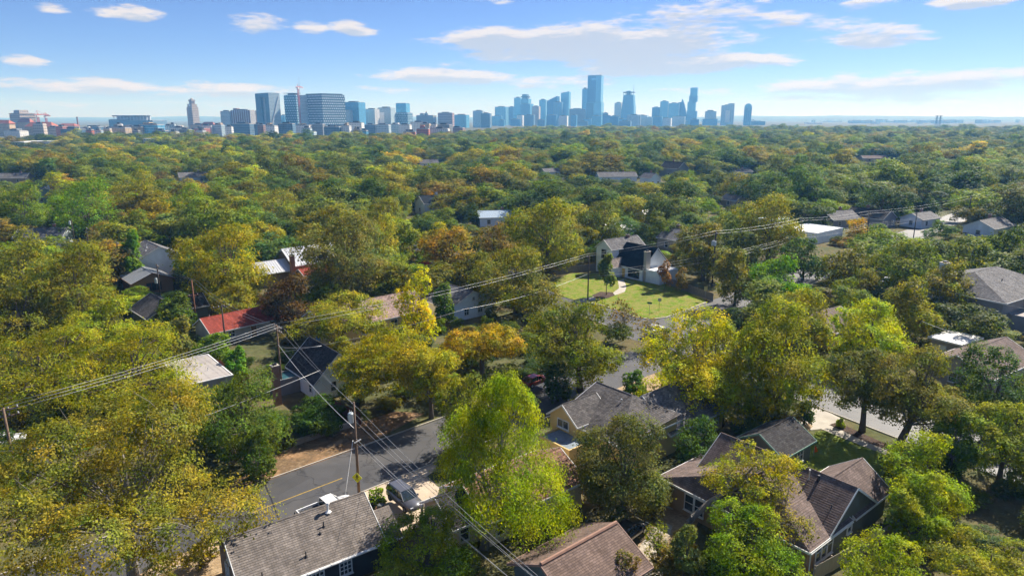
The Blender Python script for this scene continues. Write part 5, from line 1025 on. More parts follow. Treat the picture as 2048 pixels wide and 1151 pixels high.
# understorey: shrubs and saplings between the trees and round the yards
SHR = []; OPEN = [[tuple(G(x, y))[:2] for x, y in lawn_px], [tuple(G(x, y))[:2] for x, y in ((1600,925),(1612,895),(1632,862),(1582,842),(1600,822),(1690,835),(1830,900),(1830,945),(1790,960),(1640,950))], [tuple(G(x, y))[:2] for x, y in ((700,1010),(720,975),(852,930),(900,912),(905,960),(860,1060),(790,1075))], [tuple(G(x, y))[:2] for x, y in ((560,1050),(520,990),(590,940),(720,890),(800,850),(850,830),(900,850),(900,930))], [tuple(G(x, y))[:2] for x, y in ((1250,1165),(1260,1060),(1340,985),(1400,945),(1445,980),(1400,1060),(1330,1165))], [tuple(G(x, y))[:2] for x, y in ((1100,800),(1180,745),(1310,735),(1335,780),(1260,800))]]
def inside(p, poly):
    r_ = False
    for (xa, ya), (xb, yb) in zip(poly, poly[1:] + poly[:1]):
        if (ya > p[1]) != (yb > p[1]) and p[0] < (xb - xa) * (p[1] - ya) / (yb - ya) + xa: r_ = not r_
    return r_
Y = 44.0
while Y < 230:
    s = 3.7 + Y / 60; half = Y * .80 + 8; x = -half
    while x < half:
        px_, py_ = x + rg.uniform(-.45, .45) * s, Y + rg.uniform(-.45, .45) * s; x += s
        Rr = rg.uniform(1.0, 2.3) * (1 + Y / 300); ht = rg.uniform(1.2, 3.6)
        if rg.random() < .12 and Y > 70: ht *= 1.7; Rr *= 1.3
        if on_road(px_, py_, .6 + Rr * .5) or in_house(px_, py_, Rr * .7) or any(inside((px_, py_), q) for q in OPEN): continue
        f = depth_of(py_, ht * .6); k = FPX / f; sx = 1024 + FPX * px_ / f; x0, x1 = sx - Rr * k, sx + Rr * k; y0 = PX((px_, py_, ht))[1]; y1 = PX((px_, py_, 0))[1]
        if any(py_ < D and x0 < a1_ and x1 > a0 and y0 < b1 and y1 > b0 for (a0, b0, a1_, b1, D) in PROT + PROT_N): continue
        SHR.append((px_, py_, Rr, ht, rg.randrange(len(VAR)), rg.uniform(0, 6.28), rg.choice((2, 2, 3, 3, 4, 0, 9, 1)), rg.uniform(.75, 1.1)))
    Y += s
import re
MARKS = []
for o in HOUSES:
    if len(re.split(r' (?:with|at|hidden|in)\b', o['label'])[0].split()) < 2: MARKS.append((o.location.x, o.location.y, re.split(r' (?:and|behind|under)\b', o['label'])[0])); continue
    MARKS.append((o.location.x, o.location.y, re.split(r' (?:with|rising|amid|just|behind|showing|peeping|far|in the|among|below|above|between|left|right|beyond|directly|beside|near|under|to the|half|at the|hidden|lost)\b|,', o['label'])[0]))
CN = {'olive': 'olive-brown', 'brown': 'brown-leaved', 'green': 'plain green', 'dark': 'very dark green', 'grey': 'grey-green', 'lime': 'yellow-green', 'gold': 'golden', 'blue': 'blue-green', 'rust': 'rust-orange', 'fresh': 'fresh green'}
def near_label(kn, x, y, Rr, ht, what):
    d, m = min(((mx - x) ** 2 + (my - y) ** 2, t) for mx, my, t in MARKS); d = math.sqrt(d)
    size = ('small' if ht < 8.5 else 'mid-sized' if ht < 11 else 'tall') if what == 'tree' else ('low' if ht < 2.2 else 'waist-high' if ht < 3 else 'tall')
    where = ('close beside the ' if d < 16 else 'a little way from the ' if d < 30 else 'in the canopy around the ') + m if d < 75 else 'in the wide canopy away from any house'
    l = f'{size} {CN[kn]} {what} {where}'; return l, l
SHR.sort(key=lambda q: -q[2] * q[3] / q[1] ** 2)
N_SHR = 285
for (x, y, Rr, ht, vi, rot, ki, j) in SHR[:N_SHR]:
    kn, t = KINDS[ki]; lab = near_label(kn, x, y, Rr, ht, 'shrub'); e = empty('shrub', (x, y, 0), rot, lab[0], 'shrub', lab[1]); e.scale = (Rr / 5, Rr / 5, ht / 9.9)
    c = link('crown', VAR[vi][0], None, e); c.color = (t[0] * j, t[1] * j, t[2] * j, 1)
N_IND = 300 - N_HERO + 10
for (sz, x, y, Rr, ht, vi, rot, ki, j) in FILL[:N_IND]:
    kn, t = KINDS[ki]; lab = near_label(kn, x, y, Rr, ht, 'tree'); e = empty('tree', (x, y, 0), rot, lab[0], 'tree', lab[1]); e.scale = (Rr / 5, Rr / 5 * rg.uniform(.88, 1.1), ht / 9.9)
    c = link('crown', VAR[vi][0], None, e); c.color = (t[0] * j, t[1] * j, t[2] * j, 1); link('trunk', VAR[vi][1], None, e)
REST = FILL[N_IND:]
def scatter(name, REST, label, cat):
    n = len(REST); me = bpy.data.meshes.new(name); me.vertices.add(n); me.vertices.foreach_set('co', np.array([(q[1], q[2], 0) for q in REST], np.float32).ravel())
    def attr(nm, tp, key, vals): a = me.attributes.new(nm, tp, 'POINT'); a.data.foreach_set(key, np.asarray(vals, np.float32 if tp != 'INT' else np.int32).ravel())
    attr('scl', 'FLOAT_VECTOR', 'vector', [(q[3] / 5, q[3] / 5, q[4] / 9.9) for q in REST]); attr('rot', 'FLOAT_VECTOR', 'vector', [(0, 0, q[6]) for q in REST]); attr('vi', 'INT', 'value', [q[5] for q in REST])
    attr('tint', 'FLOAT_VECTOR', 'vector', [[c * q[8] for c in KINDS[q[7]][1]] for q in REST]); me.update()
    o = tag(link(name, me), label, cat, kind='stuff')
    ng = bpy.data.node_groups.new('distant_trees', 'GeometryNodeTree'); ng.interface.new_socket('Geometry', in_out='INPUT', socket_type='NodeSocketGeometry'); ng.interface.new_socket('Geometry', in_out='OUTPUT', socket_type='NodeSocketGeometry')
    N = ng.nodes.new; L = ng.links.new; gi, go = N('NodeGroupInput'), N('NodeGroupOutput'); ins = N('GeometryNodeInstanceOnPoints'); L(gi.outputs[0], ins.inputs['Points']); jo = N('GeometryNodeJoinGeometry')
    first = {}
    for ob in bpy.data.objects:
        if ob.type == 'MESH' and ob.name.startswith('crown'): first.setdefault(ob.data.name, ob)
    for vm, _ in reversed(VAR):
        oi = N('GeometryNodeObjectInfo'); oi.inputs['Object'].default_value = first[vm.name]; oi.transform_space = 'ORIGINAL'; sm = N('GeometryNodeSetMaterial'); sm.inputs['Material'].default_value = LEAF_FAR; L(oi.outputs['Geometry'], sm.inputs['Geometry'])
        gt = N('GeometryNodeGeometryToInstance'); L(sm.outputs[0], gt.inputs[0]); L(gt.outputs[0], jo.inputs[0])
    L(jo.outputs[0], ins.inputs['Instance']); ins.inputs['Pick Instance'].default_value = True
    def na(nm, tp): a = N('GeometryNodeInputNamedAttribute'); a.data_type = tp; a.inputs[0].default_value = nm; return next(s for s in a.outputs if s.enabled and s.name == 'Attribute')
    L(na('vi', 'INT'), ins.inputs['Instance Index']); L(na('scl', 'FLOAT_VECTOR'), ins.inputs['Scale']); er = N('FunctionNodeEulerToRotation'); L(na('rot', 'FLOAT_VECTOR'), er.inputs[0]); L(er.outputs[0], ins.inputs['Rotation']); L(ins.outputs[0], go.inputs[0])
    md = o.modifiers.new('distant_trees', 'NODES'); md.node_group = ng
scatter('distant_trees', REST, 'sea of mixed autumn trees stretching to the city skyline', 'trees')
scatter('undergrowth', [(0, *q) for q in SHR[N_SHR:]], 'low undergrowth filling the yards between the trees', 'undergrowth')
print('HEROES', N_HERO, 'FILL', len(FILL), 'IND', min(len(FILL), N_IND))
# ------------------------------------------------------------------ the city
def facade(name, gl, fr, bw=3.2, fh=3.6, mort=.35, rough=.3, metal=.12, offset=0.0, var=.35, sq=1.0):
    if name in MATS: return MATS[name]
    m = bpy.data.materials.new(name); m.use_nodes = True; nt = m.node_tree; N = nt.nodes.new; L = nt.links.new; p = nt.nodes['Principled BSDF']
    tc = N('ShaderNodeTexCoord'); s = N('ShaderNodeSeparateXYZ'); L(tc.outputs['Object'], s.inputs[0]); ad = N('ShaderNodeMath'); ad.operation = 'ADD'; L(s.outputs[0], ad.inputs[0]); L(s.outputs[1], ad.inputs[1])
    cb = N('ShaderNodeCombineXYZ'); L(ad.outputs[0], cb.inputs[0]); L(s.outputs[2], cb.inputs[1]); br = N('ShaderNodeTexBrick'); br.offset = offset; L(cb.outputs[0], br.inputs['Vector'])
    br.inputs['Scale'].default_value = 1; br.inputs['Brick Width'].default_value = bw; br.inputs['Row Height'].default_value = fh; br.inputs['Mortar Size'].default_value = mort; br.inputs['Mortar Smooth'].default_value = 0
    br.inputs['Color1'].default_value = (*[c * (1 + var) for c in gl], 1); br.inputs['Color2'].default_value = (*[c * (1 - var) for c in gl], 1); br.inputs['Mortar'].default_value = (*fr, 1)
    L(br.outputs['Color'], p.inputs['Base Color'])
    mr = N('ShaderNodeMapRange'); L(br.outputs['Fac'], mr.inputs[0]); mr.inputs[3].default_value = rough; mr.inputs[4].default_value = .8; L(mr.outputs[0], p.inputs['Roughness'])
    m2 = N('ShaderNodeMapRange'); L(br.outputs['Fac'], m2.inputs[0]); m2.inputs[3].default_value = metal; m2.inputs[4].default_value = 0; L(m2.outputs[0], p.inputs['Metallic'])
    MATS[name] = m; return m
F = {'blue': facade('glass_blue', (.06, .26, .46), (.12, .34, .52), 1.6, 3.8, .18), 'dark': facade('glass_dark', (.025, .12, .21), (.08, .21, .30), 1.6, 3.6, .2), 'pale': facade('pale_grid', (.12, .20, .26), (.50, .62, .68), 3.4, 3.6, .65),
     'white': facade('white_grid', (.10, .14, .18), (.80, .79, .76), 3.6, 3.3, 1.0), 'stone': facade('limestone_grid', (.10, .09, .085), (.50, .43, .37), 4.2, 5.2, 1.2, .7, 0), 'brown': facade('brown_brick_grid', (.10, .10, .11), (.34, .21, .18), 3.2, 3.2, .75, .6, 0),
     'tan': facade('tan_grid', (.11, .10, .09), (.60, .45, .28), 3.4, 3.2, .8, .6, 0), 'red': facade('red_grid', (.10, .08, .08), (.55, .16, .09), 3.4, 3.2, .8, .6, 0), 'grey': facade('grey_grid', (.09, .11, .13), (.27, .28, .29), 3.2, 3.3, .6, .5, .1),
     'dots': facade('dotted_grid', (.66, .72, .76), (.035, .12, .19), 6.4, 6.6, 1.5, .4, .1, .5, .12), 'dots2': facade('dotted_grid_fine', (.50, .64, .72), (.06, .18, .27), 6.4, 6.8, 1.5, .4, .1, .5, .12), 'slate': facade('slate_grid', (.05, .12, .19), (.14, .23, .31), 3.0, 3.4, .5, .4, .2),
     'azure': facade('azure_glass', (.10, .36, .58), (.18, .46, .66), 2.0, 4.0, .2, .2, .4), 'cobalt': facade('cobalt_glass', (.02, .13, .30), (.04, .18, .36), 2.0, 4.0, .25, .2, .4)}
ROOFC = mat('city_roof', (.38, .37, .36), .9, var=.2, scale=.05); TILE = mat('red_tile_roof', (.36, .12, .075), .9, var=.2, scale=.3); DARKST = mat('dark_steel', (.05, .055, .06), .6, .3)
def at_city(x, Y): return (x - 1024) / FPX * depth_of(Y, CAM_H)
def zof(y, Y): return AT(1024, y, Y).z
class Tower:
    def __init__(s, x0, x1, Y, label, deg=25, ratio=.8, name='tower_block', cat='building', group=None):
        s.Y = Y; s.k = depth_of(Y, 60) / FPX; s.e = empty(name, (((x0 + x1) / 2 - 1024) * s.k, Y, 0), R(-deg), label, cat, group); c, sn = math.cos(R(abs(deg))), math.sin(R(abs(deg)))
        s.w = (x1 - x0) * s.k / (c + ratio * sn); s.d = s.w * ratio
    def z(s, y): return zof(y, s.Y)
    def blk(s, fx0, fx1, fy0, fy1, z0, z1, m, name='facade', cap=True):
        x0, x1, y0, y1 = s.w * (fx0 - .5), s.w * (fx1 - .5), s.d * (fy0 - .5), s.d * (fy1 - .5); o = MB().box((x0, y0, z0), (x1, y1, z1)).build(name, m, s.e)
        if cap:
            i = min(x1 - x0, y1 - y0) * .06; MB().box((x0 + i, y0 + i, z1 + .02), (x1 - i, y1 - i, z1 + 1.2)).build('roof_deck', ROOFC, s.e)
        return o
    def plant(s, fx0, fx1, fy0, fy1, z0, h, m=None): return s.blk(fx0, fx1, fy0, fy1, z0 + 1.3, z0 + 1.3 + h, m or DARKST, 'roof_plant', False)
    def fins(s, n, z0, z1, m, t=.5):
        o = MB()
        for i in range(n + 1):
            x = -s.w/2 + s.w * i / n; o.box((x - t/2, -s.d/2 - t, z0), (x + t/2, -s.d/2 - .02, z1)); y = -s.d/2 + s.d * i / n; o.box((-s.w/2 - t, y - t/2, z0), (-s.w/2 - .02, y + t/2, z1)); o.box((s.w/2 + .02, y - t/2, z0), (s.w/2 + t, y + t/2, z1))
        return o.build('facade_fin', m, s.e)
    def bands(s, n, z0, z1, m, t=.5, hh=.5):
        o = MB()
        for i in range(1, n + 1): z = z0 + (z1 - z0) * i / (n + .0); o.box((-s.w/2 - t, -s.d/2 - t, z - hh), (s.w/2 + t, s.d/2 + t, z - hh*.2))
        return o.build('floor_band', m, s.e)
FW, FP = mat('fin_white', (.78, .79, .79), .6, var=.05), mat('fin_pale', (.33, .42, .48), .5, .2, var=.05)
def simple(x0, x1, yt, Y, m, label, deg=25, ratio=.8, plant=True, steps=0, fins=0, bands=0, name='tower_block', group=None, cat='building'):
    t = Tower(x0, x1, Y, label, deg, ratio, name, cat, group); z = max(t.z(yt), 7)
    t.blk(0, 1, 0, 1, 0, z, F[m])
    if plant: t.plant(.25, .7, .25, .75, z, max(2.5, z * .03))
    if fins: t.fins(fins, 0, z, FP if m in ('blue', 'azure', 'cobalt', 'dark', 'slate') else FW)
    if bands: t.bands(bands, 0, z, FP if m in ('blue', 'azure', 'cobalt', 'dark', 'slate') else FW)
    return t, z
# --- campus
t = Tower(375, 396, 2150, 'tall pale stone campus tower with stepped belfry top', 30, .9, 'clock_tower'); zs_ = [t.z(v) for v in (260, 214, 208, 203, 199, 196)]
t.blk(0, 1, 0, 1, 0, zs_[1], F['stone'], cap=False); t.blk(.08, .92, .08, .92, zs_[1] + .1, zs_[2], F['stone'], 'upper_stage', False); t.blk(.26, .74, .26, .74, zs_[2] + .1, zs_[3], mat('limestone_plain', (.36, .31, .27), .8), 'belfry', False)
co = MB()
for i in range(4):
    for sx, sy in ((-.2 + .133*i, -.245), (-.2 + .133*i, .245), (-.245, -.2 + .133*i), (.245, -.2 + .133*i)): co.cyl((t.w*sx, t.d*sy, zs_[2] + .2), t.w*.03, zs_[3] - zs_[2] - .4, 6)
co.build('belfry_column', MATS['limestone_plain'], t.e); t.blk(.2, .8, .2, .8, zs_[3] + .1, zs_[4] - 1, MATS['limestone_plain'], 'cornice', False); MB().tube([(0, 0, zs_[4] - .9), (0, 0, zs_[4] + 1), (0, 0, zs_[5])], [t.w*.24, t.w*.2, t.w*.02], 8).build('tower_cap', MATS['limestone_plain'], t.e)
pl = MB()
for i in range(6): pl.box((-t.w/2 + t.w*i/5 - .5, -t.d/2 - .6, 0), (-t.w/2 + t.w*i/5 + .5, -t.d/2 - .02, zs_[1] - 3)); pl.box((-t.w/2 - .6, -t.d/2 + t.d*i/5 - .5, 0), (-t.w/2 - .02, -t.d/2 + t.d*i/5 + .5, zs_[1] - 3))
pl.build('pilaster', MATS['limestone_plain'], t.e); MB().cyl((-t.w*.1, -t.d/2 - .7, zs_[1] - 9), 3.2, .01, 12)
cl = MB().tube([(0, -t.d*.42 - .05, (zs_[1] + zs_[2])/2), (0, -t.d*.42 - .4, (zs_[1] + zs_[2])/2)], 3.4, 16).tube([(-t.w*.42 - .05, 0, (zs_[1] + zs_[2])/2), (-t.w*.42 - .4, 0, (zs_[1] + zs_[2])/2)], 3.4, 16).build('clock_face', FW, t.e)
t = Tower(20, 66, 1900, 'blocky tan concrete library at the far left skyline', 28, .8, 'library_building'); z = t.z(227); t.blk(0, 1, 0, 1, 0, z, F['stone']); t.blk(.15, .7, .2, .8, z + 1.3, t.z(221), F['stone'], 'upper_storey'); t.bands(6, 0, z, mat('tan_concrete', (.40, .31, .23), .8), 1.2, 1.6)
def red_roofed(x0, x1, yt, ye, Y, label, deg=10):
    t = Tower(x0, x1, Y, label, deg, .35, 'campus_building'); ze, zr = max(t.z(ye), 8), max(t.z(yt), 11); gable(t.e, -t.w/2, t.w/2, -t.d/2, t.d/2, ze, zr, 'x', .5, 1.5, F['tan'], TILE, hip=(t.d*.4, t.d*.4), courses=0, trim=False)
red_roofed(-20, 22, 240, 246, 1500, 'red-roofed campus hall at the far left edge'); red_roofed(32, 62, 237, 243, 1700, 'red-roofed hall in front of the tan library'); red_roofed(48, 108, 244, 252, 1450, 'long red-roofed hall right of the library', 6); red_roofed(112, 152, 247, 251, 1700, 'red-roofed hall left of the smokestack'); red_roofed(400, 428, 244, 249, 1700, 'small red-roofed hall right of the stone tower')
e = empty('smokestack', (at_city(154, 1900), 1900, 0), 0, 'thin brick smokestack on the campus skyline', 'smokestack'); MB().tube([(0, 0, 0), (0, 0, zof(234, 1900))], [2.6, 1.7], 12).build('stack_shaft', BRICK, e); MB().tube([(0, 0, zof(234, 1900) - 2), (0, 0, zof(234, 1900) + .3)], [2.1, 2.1], 12).build('stack_rim', mat('soot', (.06, .05, .05), .9), e)
t = Tower(225, 322, 2300, 'football stadium with open upper-deck frame above a dark stand', 6, .5, 'stadium', 'stadium'); z0, z1, z2 = t.z(252), t.z(241), t.z(233); t.blk(0, 1, 0, 1, 0, z1, F['slate'], 'stand'); t.blk(-.02, .42, .05, .9, 0, z1 + 3, F['grey'], 'side_stand')
o = MB()
for i in range(11): x = t.w * (-.44 + .75 * i / 10); o.box((x - .8, -t.d*.3 - .8, z1 + 1), (x + .8, -t.d*.3 + .8, z2)); 
o.build('deck_column', FW, t.e); MB().box((-t.w*.46, -t.d*.36, z2 + .02), (t.w*.33, -t.d*.1, z2 + 3.4)).build('deck_canopy', DARKST, t.e); MB().box((-t.w*.45, -t.d*.1, z1 + 1.3), (t.w*.32, -t.d*.06, z2)).build('back_screen', mat('pale_screen', (.55, .6, .64), .8), t.e)
# --- west campus towers
simple(441, 464, 223, 2050, 'pale', 'blue-grey balconied slab left of the brown brick slab', 14, .5, bands=14)
t, z = simple(462, 508, 221, 2050, 'brown', 'brown brick slab with light balcony columns', 12, .4, bands=0); o = t.fins(9, 0, z, FW, .8); t.plant(.1, .3, .2, .7, z, 5, F['brown'])
simple(505, 516, 224, 2150, 'tan', 'narrow buff slab against the dark notched tower', 12, .6)
t = Tower(512, 561, 1950, 'dark glass tower with pale recessed notch and white diagonal brace', 34, .62); z = t.z(187); t.blk(0, .40, 0, 1, 0, z - 1, F['dark']); t.blk(.41, .70, .18, 1, 0, z - 12, F['pale'], 'recess'); t.blk(.71, 1, 0, 1, 0, z, F['dark']); t.blk(.405, .705, 0, .5, z - 11, z - .5, F['dark'], 'bridge_floors')
MB().tube([(t.w*.5 + .8, -t.d*.45, z*.15), (t.w*.5 + .8, t.d*.4, z*.92)], 1.6, 4).build('diagonal_brace', FW, t.e); MB().box((t.w*.5 + .05, -t.d*.5, 0), (t.w*.5 + .7, t.d*.5, z)).build('side_facade', F['pale'], t.e)
simple(561, 573, 231, 2700, 'azure', 'short azure block behind the notched tower', 20)
t, z = simple(571, 609, 191, 2000, 'dots2', 'dotted grey tower behind the red crane', 24, .8); t.blk(.2, .65, .2, .8, z + 1.3, z + 5, F['slate'], 'penthouse'); MB().box((-t.w*.5, -t.d*.5, z + 5.1), (t.w*.3, t.d*.4, z + 6)).build('roof_canopy', DARKST, t.e)
t = Tower(610, 690, 1950, 'broad tower chequered with white dots, widest of the near cluster', 38, .95); z = t.z(188); t.blk(0, 1, 0, 1, 0, z - 3, F['dots']); t.blk(.05, .95, .05, .95, z - 1.6, z, DARKST, 'roof_screen', False)
MB().tube([(-t.w*.5, -t.d*.5, 0), (-t.w*.5, -t.d*.5, z - 4)], t.w*.2, 20).build('corner_drum', F['pale'], t.e)
t, z = simple(688, 730, 205, 2150, 'blue', 'stepped pale blue glass block right of the dotted tower', 20, .7); t.blk(-.25, .6, -.5, .1, 0, z*.72, F['pale'], 'lower_block'); t.blk(-.4, .2, -.8, -.5, 0, z*.4, F['white'], 'podium')
t, z = simple(730, 758, 219, 2200, 'white', 'whitish apartment tower beside the stepped blue block', 22, .7, fins=6); t, z = simple(756, 790, 216, 2250, 'pale', 'pale tower with white panel front', 18, .7); MB().box((-t.w*.4, -t.d/2 - .6, z*.2), (t.w*.0, -t.d/2 - .1, z*.8)).build('panel_front', FW, t.e)
t = Tower(788, 824, 2300, 'two-tier tower with blue glass upper storeys on a pale base', 18, .7); z1, z2 = t.z(226), t.z(207); t.blk(0, 1, 0, 1, 0, z1, F['dots2']); t.blk(.14, .86, .1, .9, z1 + 1.3, z2, F['azure'], 'upper_tier'); t.fins(5, 0, z1, FP)
t, z = simple(833, 872, 231, 2600, 'grey', 'wide grey office with dark dome on its roof', 12, .6, plant=False); MB().tube([(0, 0, z + 1), (0, 0, z + 6), (0, 0, z + 10), (0, 0, z + 16)], [7, 6.5, 3, .4], 12).build('dome', DARKST, t.e); t.blk(.2, .42, .1, .9, z + 1.3, z + 7, F['grey'], 'roof_block')
simple(876, 908, 226, 2600, 'brown', 'mauve-brown flat slab right of the domed office', 10, .5, bands=6); simple(908, 938, 230, 2800, 'azure', 'low hazy blue office between slab and downtown', 14); simple(946, 970, 222, 2900, 'pale', 'pale hazy block at the left foot of downtown', 16); simple(962, 983, 227, 2800, 'slate', 'dark slate block overlapping the pale hazy one', 12)
# --- crane
def crane(x, yb, yt, Y, label, jib, deg):
    e = empty('tower_crane', (at_city(x, Y), Y, 0), R(deg), label, 'crane'); z = zof(yt, Y); RD = mat('crane_red', (.5, .10, .08), .6); w = 1.6; o = MB()
    for sx in (-1, 1):
        for sy in (-1, 1): o.box((sx*w - .35, sy*w - .35, 0), (sx*w + .35, sy*w + .35, z))
    k = int(z / 6)
    for i in range(k):
        a, b = z * i / k, z * (i + 1) / k; o.tube([(-w, -w, a), (w, -w, b)], .3, 4).tube([(-w, -w, a), (-w, w, b)], .3, 4)
    o.build('mast', RD, e); MB().box((-2.5, -2.5, z + .01), (2.5, 2.5, z + 4)).build('crane_cab', FW, e); MB().tube([(0, 0, z + 4), (0, 0, z + 14)], [.8, .2], 4).build('crane_peak', RD, e)
    j = MB().tube([(-jib*.3, 0, z + 5), (jib, 0, z + 5)], .8, 4)
    for i in range(int(jib / 5)): j.tube([(i*5, 0, z + 5), (i*5 + 2.5, 0, z + 7.2), (i*5 + 5, 0, z + 5)], .3, 4)
    j.tube([(0, 0, z + 13.5), (jib*.7, 0, z + 6)], .2, 4).tube([(0, 0, z + 13.5), (-jib*.28, 0, z + 6)], .2, 4).build('jib', RD, e); MB().box((-jib*.32, -1.5, z + 1.8), (-jib*.22, 1.5, z + 4.6)).build('counterweight', ROOFC, e)
crane(600, 247, 178, 1900, 'red and white tower crane before the dotted grey tower', 34, 84); crane(76, 255, 234, 1500, 'small red crane beside the tan library', 22, 60); crane(92, 255, 236, 1750, 'second small crane right of the library', 22, -30)
e = empty('antenna_mast', (at_city(599, 1990), 2010, 0), 0, 'thin antenna mast rising above the crane', 'mast'); MB().tube([(0, 0, 0), (0, 0, zof(154, 2010))], [.9, .4], 6).build('mast_pole', ROOFC, e)
# --- downtown
D = 3800
simple(990, 1017, 214, D, 'azure', 'squat azure glass block at the left of downtown', 20, .7, fins=5); simple(1017, 1031, 214, D + 200, 'blue', 'slim blue block beside the squat azure one', 20); simple(1028, 1044, 196, D + 150, 'azure', 'slim tall block left of the crowned tower', 20, .8)
t = Tower(1040, 1067, D, 'stepped tower topped by a boxy dark crown', 25, .8); z = t.z(208); t.blk(0, 1, 0, 1, 0, z, F['blue']); t.blk(.0, .8, .1, .9, z + 1.3, t.z(198), F['azure'], 'upper_stage'); t.blk(.12, .6, .2, .8, t.z(198) + 1.3, t.z(189), F['slate'], 'crown'); t.blk(.0, .72, .15, .85, t.z(195), t.z(193), DARKST, 'crown_ring', False)
simple(1064, 1081, 213, D - 300, 'stone', 'low rosy stone tower among the blue glass', 18); simple(1078, 1094, 200, D + 100, 'azure', 'plain azure tower left of the slant-topped one', 15)
def slant(x0, x1, ya, yb, Y, m, label, deg=20, ratio=.7):
    t = Tower(x0, x1, Y, label, deg, ratio); za, zb = t.z(ya), t.z(yb); w, d = t.w/2, t.d/2; o = MB(); o.v = [(-w,-d,0),(w,-d,0),(w,d,0),(-w,d,0),(-w,-d,za),(w,-d,zb),(w,d,zb),(-w,d,za)]; o.f = [(3,2,1,0),(4,5,6,7),(0,1,5,4),(1,2,6,5),(2,3,7,6),(3,0,4,7)]; o.build('facade', F[m], t.e)
    MB().tube([(-w, -d - .5, za + 1), (w, -d - .5, zb + 1)], 1.6, 4).build('roof_edge', FP, t.e); return t
slant(1093, 1119, 203, 193, D, 'cobalt', 'dark cobalt tower with slanting roofline', 22); simple(1107, 1126, 205, D - 150, 'blue', 'mid-height blue block before the slant-topped tower', 15, fins=4)
slant(1121, 1141, 187, 184, D + 50, 'azure', 'tall pale tower with gently curved top edge', 22, .7); simple(1118, 1137, 232, D - 500, 'white', 'small white block at the foot of the pale curved tower', 15, .7); simple(1138, 1172, 218, D, 'grey', 'broad grey-blue block left of the tallest tower', 12, .5, bands=8); simple(1163, 1176, 178, D + 200, 'blue', 'stepped shoulder tower behind the tallest', 15)
t = Tower(1171, 1208, D, 'tallest tower of the skyline with glass upper slab on a wider base', 20, .75, 'skyscraper'); z1, z2, z3 = t.z(205), t.z(158), t.z(152); t.blk(0, 1, 0, 1, 0, z1, F['azure']); t.blk(.06, .60, .06, .94, z1 + 1.3, z2 + 14, F['cobalt'], 'upper_slab', False); t.blk(.602, .94, .06, .94, z1 + 1.3, z2 + 14, F['azure'], 'upper_slab', False); t.blk(.04, .96, .04, .96, z1 - 5, z1 + 1.25, DARKST, 'transfer_floor', False); t.blk(.3, .62, .045, .5, z2 - 8, z2 + 3, F['azure'], 'notch_panel', False); t.blk(.06, .94, .03, .97, z3 - .2, z3 + 3, FP, 'parapet_band', False); t.blk(0.02, .5, -.02, 0, z1*.0, z1*.97, F['dark'], 'base_panel', False)
simple(1206, 1217, 226, D, 'slate', 'short dark block right of the tallest tower', 10); simple(1228, 1245, 206, D + 50, 'white', 'pale reflective tower left of the tapered one', 20)
t = Tower(1240, 1274, D, 'tapering tower under construction with open crown frame', 22, .8); 
zl = [0, t.z(215), t.z(200), t.z(190)]; o = MB()
for i, (f0, f1) in enumerate(((.5, .44), (.44, .38), (.38, .36))):
    w0, w1 = t.w*f0, t.w*f1; d0, d1 = t.d*f0, t.d*f1; n = len(o.v); o.v += [(-w0,-d0,zl[i]),(w0,-d0,zl[i]),(w0,d0,zl[i]),(-w0,d0,zl[i]),(-w1,-d1,zl[i+1]),(w1,-d1,zl[i+1]),(w1,d1,zl[i+1]),(-w1,d1,zl[i+1])]; o.f += [tuple(n + q for q in f) for f in ((0,1,5,4),(1,2,6,5),(2,3,7,6),(3,0,4,7),(4,5,6,7))]
o.build('facade', F['blue'], t.e); t.blk(.32, .6, .3, .7, zl[3] + .1, t.z(182), F['slate'], 'core', False); o = MB()
for i in range(6): x = t.w*(-.36 + .144*i); o.box((x - .8, -t.d*.36, zl[3]), (x + .8, -t.d*.33, t.z(186)))
o.box((-t.w*.38, -t.d*.37, t.z(186)), (t.w*.38, t.d*.3, t.z(186) + 5)); o.build('crown_frame', DARKST, t.e); MB().tube([(t.w*.3, 0, zl[3]), (t.w*.3, 0, t.z(170))], .9, 5).build('derrick', DARKST, t.e)
simple(1254, 1283, 230, D - 400, 'pale', 'pale wide block in front of the tapering tower', 14, .6, fins=8); simple(1282, 1302, 237, D - 200, 'white', 'low white-topped block right of the pale wide one', 12, .6); simple(1228, 1256, 238, D - 300, 'blue', 'low blue block at the foot of the tapering tower', 12, .6)
simple(1303, 1321, 215, D, 'cobalt', 'stepped dark block at the left of the sail group', 20); t, z = simple(1319, 1337, 203, D, 'azure', 'fine-ribbed tower left of the sail-shaped one', 20, .8, fins=6); simple(1336, 1359, 207, D - 100, 'azure', 'wide ribbed pale-blue tower before the sail-shaped one', 18, .7, fins=8)
t = Tower(1352, 1375, D + 60, 'sail-shaped tower with curved pointed top', 15, .7, 'sail_tower'); w, d = t.w/2, t.d/2; pr = [(-w, 0), (w, 0), (w, t.z(236)), (w*.8, t.z(222)), (w*.45, t.z(209)), (w*.1, t.z(200)), (-w*.1, t.z(198)), (-w*.15, t.z(204)), (-w, t.z(206))]; o = MB(); n = len(pr); o.v = [(x, -d, z) for x, z in pr] + [(x, d, z) for x, z in pr]; o.f = [tuple(range(n)), tuple(reversed(range(n, 2*n)))] + [(i, (i+1) % n, n + (i+1) % n, n + i) for i in range(n)]; o.build('facade', F['cobalt'], t.e); MB().tube([(x, -d - .6, z + .5) for x, z in pr[2:7]], 1.2, 5).build('curved_edge', FP, t.e)
t = Tower(1372, 1396, D + 20, 'offset-stacked slim tower taller than its sail-shaped neighbour', 20, .75, 'stacked_tower'); zz = [0, t.z(222), t.z(204), t.z(192), t.z(176)]
